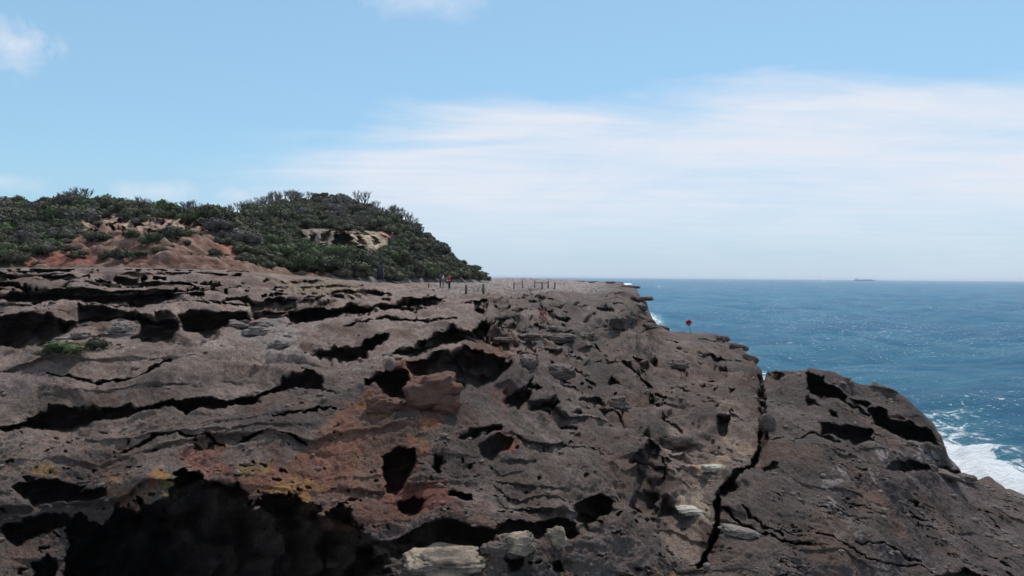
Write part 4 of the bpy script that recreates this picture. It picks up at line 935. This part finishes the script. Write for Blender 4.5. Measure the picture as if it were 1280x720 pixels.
bm = bmesh.new(); box(bm, (0, 0, hC-.03), (wC*1.02, wC*.92, .1)); bmesh.ops.bevel(bm, geom=bm.edges[:], offset=.02, segments=2, affect='EDGES'); bmobj('lid', bm, flat('grey_lid', (.06, .06, .065), .7), e)
bm = bmesh.new(); box(bm, (0, 0, .04), (wC*1.05, wC*.95, .1)); bmobj('base', bm, M_CAB, e)
tag(e, 'dark grey upright ribbed box at the foot of the scrubby hill', 'cabinet')

# ------------------------------------------------------------------ ships on the horizon
def ship(px, D, ln, label, seed):
    yh = 346+.008*(px-640); p = unp(px, yh, D); p[2] = 0
    e = empty('cargo_ship', tuple(p), R(4)); M_H = flat('ship_hull', (.05, .05, .07), .6); M_S = flat('ship_white', (.55, .55, .55), .6); M_C = flat('ship_cargo', (.16, .09, .08), .7)
    l = ln/2; V_ = [(-l, -14, 10), (-l, 14, 10), (-l+6, 12, -1), (-l+6, -12, -1), (l-18, -14, 10), (l-18, 14, 10), (l-22, 12, -1), (l-22, -12, -1), (l, 0, 13), (l-10, 0, -1)]
    Fc = [(0, 3, 7, 4), (1, 5, 6, 2), (0, 1, 2, 3), (0, 4, 5, 1), (3, 2, 6, 7), (4, 7, 9, 8), (5, 8, 9, 6), (4, 8, 5), (7, 6, 9)]
    meshobj('hull', V_, Fc, M_H, e, False)
    bm = bmesh.new(); box(bm, (-l+26, 0, 19), (16, 24, 18)); box(bm, (-l+26, 0, 30), (10, 28, 4)); bmobj('deckhouse', bm, M_S, e, False)
    bm = bmesh.new(); bmesh.ops.create_cone(bm, segments=12, radius1=3, radius2=2.5, depth=9, cap_ends=True, matrix=Matrix.Translation((-l+14, 0, 26))); bmobj('funnel', bm, M_H, e, False)
    rr = random.Random(seed)
    for k in range(6):
        h_ = rr.choice((5, 8, 8)); bm = bmesh.new(); box(bm, (-l+52+k*(ln-85)/6, 0, 10.5+h_/2), ((ln-95)/6, 24, h_)); bmobj('container_stack', bm, M_C, e, False)
    tag(e, label, 'ship')
ship(1081, 8200, 250, 'long low cargo ship on the horizon right of the headland', 2)

# ------------------------------------------------------------------ sea air
bm = bmesh.new(); box(bm, (0, 0, 17.5), (61000, 61000, 41))
hz = bmobj('haze', bm, None, None, False); HM = bpy.data.materials.new('sea_haze'); HM.use_nodes = True; hn_ = HM.node_tree; hn_.nodes.remove(hn_.nodes['Principled BSDF'])
pv = hn_.nodes.new('ShaderNodeVolumePrincipled'); pv.inputs['Color'].default_value = (.82, .90, 1, 1); pv.inputs['Density'].default_value = 6e-5; pv.inputs['Anisotropy'].default_value = .2
hn_.links.new(pv.outputs[0], hn_.nodes['Material Output'].inputs['Volume']); hz.data.materials.append(HM); hz['kind'] = 'stuff'

# ------------------------------------------------------------------ sky, sun
EL, AZ = R(57), R(22)
W = bpy.data.worlds.new('World'); SC.world = W; W.use_nodes = True; nt = W.node_tree; nt.nodes.clear()
sky = nt.nodes.new('ShaderNodeTexSky'); sky.sky_type = 'NISHITA'; sky.sun_disc = False; sky.sun_elevation = EL; sky.sun_rotation = AZ; sky.altitude = 0; sky.air_density = 1.0; sky.dust_density = .3; sky.ozone_density = 1.0
bg = nt.nodes.new('ShaderNodeBackground'); bg.inputs['Strength'].default_value = .10
out = nt.nodes.new('ShaderNodeOutputWorld'); tc = nt.nodes.new('ShaderNodeTexCoord').outputs['Generated']
sx = nt.nodes.new('ShaderNodeSeparateXYZ'); L(nt, tc, sx.inputs[0]); x, y, z = sx.outputs
# a high sheet of cloud: direction projected onto a horizontal layer
zc = math_(nt, 'MAXIMUM', math_(nt, 'ADD', z, .045), .02)
cx_ = math_(nt, 'DIVIDE', x, zc); cy_ = math_(nt, 'DIVIDE', y, zc)
cv = nt.nodes.new('ShaderNodeCombineXYZ'); L(nt, cx_, cv.inputs[0]); L(nt, cy_, cv.inputs[1])
ax = math_(nt, 'DIVIDE', x, y)          # tangent of azimuth
ay = math_(nt, 'DIVIDE', z, y)
# upper edge of the bank rises to the right
rot = N(nt, 'ShaderNodeMapping'); rot.inputs['Rotation'].default_value = (0, 0, R(-24)); rot.inputs['Scale'].default_value = (.22, 1.0, 1); L(nt, cv.outputs[0], rot.inputs['Vector'])
av = nt.nodes.new('ShaderNodeCombineXYZ'); L(nt, math_(nt, 'DIVIDE', x, y), av.inputs[0]); L(nt, math_(nt, 'DIVIDE', z, y), av.inputs[1])
rt2 = N(nt, 'ShaderNodeMapping'); rt2.inputs['Rotation'].default_value = (0, 0, R(-7)); rt2.inputs['Scale'].default_value = (2.6, 13, 1); L(nt, av.outputs[0], rt2.inputs['Vector'])
nd = noiset(nt, rt2.outputs[0], 1.0, 8, .62, .5); nd2 = noiset(nt, rt2.outputs[0], .45, 5, .55, .3)
n1 = noiset(nt, rot.outputs[0], 1.1, 6, .6, .4); n2n = noiset(nt, rot.outputs[0], 3.2, 6, .62, .3); n3n = noiset(nt, cv.outputs[0], .5, 4, .5)
edge = math_(nt, 'ADD', math_(nt, 'MULTIPLY', ax, .135), .228)
d = math_(nt, 'SUBTRACT', edge, ay)
d = math_(nt, 'ADD', d, math_(nt, 'MULTIPLY', math_(nt, 'SUBTRACT', nd2, .5), .20))
d = math_(nt, 'ADD', d, math_(nt, 'MULTIPLY', math_(nt, 'SUBTRACT', nd, .5), .12))
up = ramp(nt, d, -.015, .045)
low = ramp(nt, ay, .03, .11); lowm = math_(nt, 'ADD', math_(nt, 'MULTIPLY', low, .55), .45)
left = ramp(nt, math_(nt, 'ADD', ax, math_(nt, 'MULTIPLY', math_(nt, 'SUBTRACT', n1, .5), .5)), -.46, -.16)
dens = math_(nt, 'MULTIPLY', math_(nt, 'MULTIPLY', up, lowm), left)
dens = math_(nt, 'MULTIPLY', dens, math_(nt, 'ADD', math_(nt, 'ADD', math_(nt, 'MULTIPLY', ramp(nt, nd, .33, .62), .36), math_(nt, 'ADD', math_(nt, 'MULTIPLY', ramp(nt, nd2, .35, .6), .18), math_(nt, 'MULTIPLY', ramp(nt, n2n, .38, .6), .16))), .34))
dens = math_(nt, 'MULTIPLY', dens, 1.12, clamp=True)
# small loose clouds
def puff(a0, e0, ra, re, k):
    dx = math_(nt, 'DIVIDE', math_(nt, 'SUBTRACT', ax, a0), ra); dy = math_(nt, 'DIVIDE', math_(nt, 'SUBTRACT', ay, e0), re)
    r2 = math_(nt, 'SQRT', math_(nt, 'ADD', math_(nt, 'MULTIPLY', dx, dx), math_(nt, 'MULTIPLY', dy, dy)))
    pv = nt.nodes.new('ShaderNodeCombineXYZ'); L(nt, ax, pv.inputs[0]); L(nt, ay, pv.inputs[1])
    pn = noiset(nt, pv.outputs[0], 16, 6, .62, .4)
    s = math_(nt, 'SUBTRACT', math_(nt, 'SUBTRACT', 1.0, r2), math_(nt, 'MULTIPLY', math_(nt, 'SUBTRACT', .5, pn), 2.6))
    return math_(nt, 'MULTIPLY', ramp(nt, s, .1, 1.1), k)
for a in ((-.685, .305, .085, .045, .75), (-.12, .375, .12, .035, .45), (-.70, .125, .07, .018, .5), (-.49, .113, .075, .022, .7), (-.37, .11, .05, .016, .55), (.01, .06, .05, .02, .6), (-.30, .075, .1, .02, .4), (.70, .108, .05, .014, .5)):
    dens = math_(nt, 'MAXIMUM', dens, puff(*a))
hsv = nt.nodes.new('ShaderNodeHueSaturation'); hsv.inputs['Saturation'].default_value = 1.08; hsv.inputs['Value'].default_value = 1.25; L(nt, sky.outputs[0], hsv.inputs['Color'])
base = mixc(nt, .6, mixc(nt, 1.0, hsv.outputs[0], (.86, 1.06, 1.06), 'MULTIPLY'), (3.7, 6.0, 8.3))
base = mixc(nt, math_(nt, 'MULTIPLY', ramp(nt, ay, .16, -.01), .85), base, (4.1, 5.6, 7.3))
colr = mixc(nt, dens, base, (7.7, 8.2, 9.2))
L(nt, colr, bg.inputs['Color']); L(nt, bg.outputs[0], out.inputs['Surface'])
sl = bpy.data.lights.new('sun', 'SUN'); sl.energy = 3.6; sl.angle = R(.53); sl.color = (1, .95, .88); so_ = bpy.data.objects.new('sun', sl); C.objects.link(so_)
sd = Vector((math.sin(AZ)*math.cos(EL), math.cos(AZ)*math.cos(EL), math.sin(EL))); so_.rotation_euler = sd.to_track_quat('Z', 'Y').to_euler(); so_.location = (0, 0, 60)
vs = SC.view_settings; vs.view_transform = 'Standard'; vs.look = 'None'; vs.gamma = 1; vs.exposure = 0; vs.use_curve_mapping = False
cy = SC.cycles; cy.use_denoising = True; cy.max_bounces = 4; cy.diffuse_bounces = 1; cy.glossy_bounces = 2; cy.sample_clamp_indirect = 3; cy.volume_bounces = 0
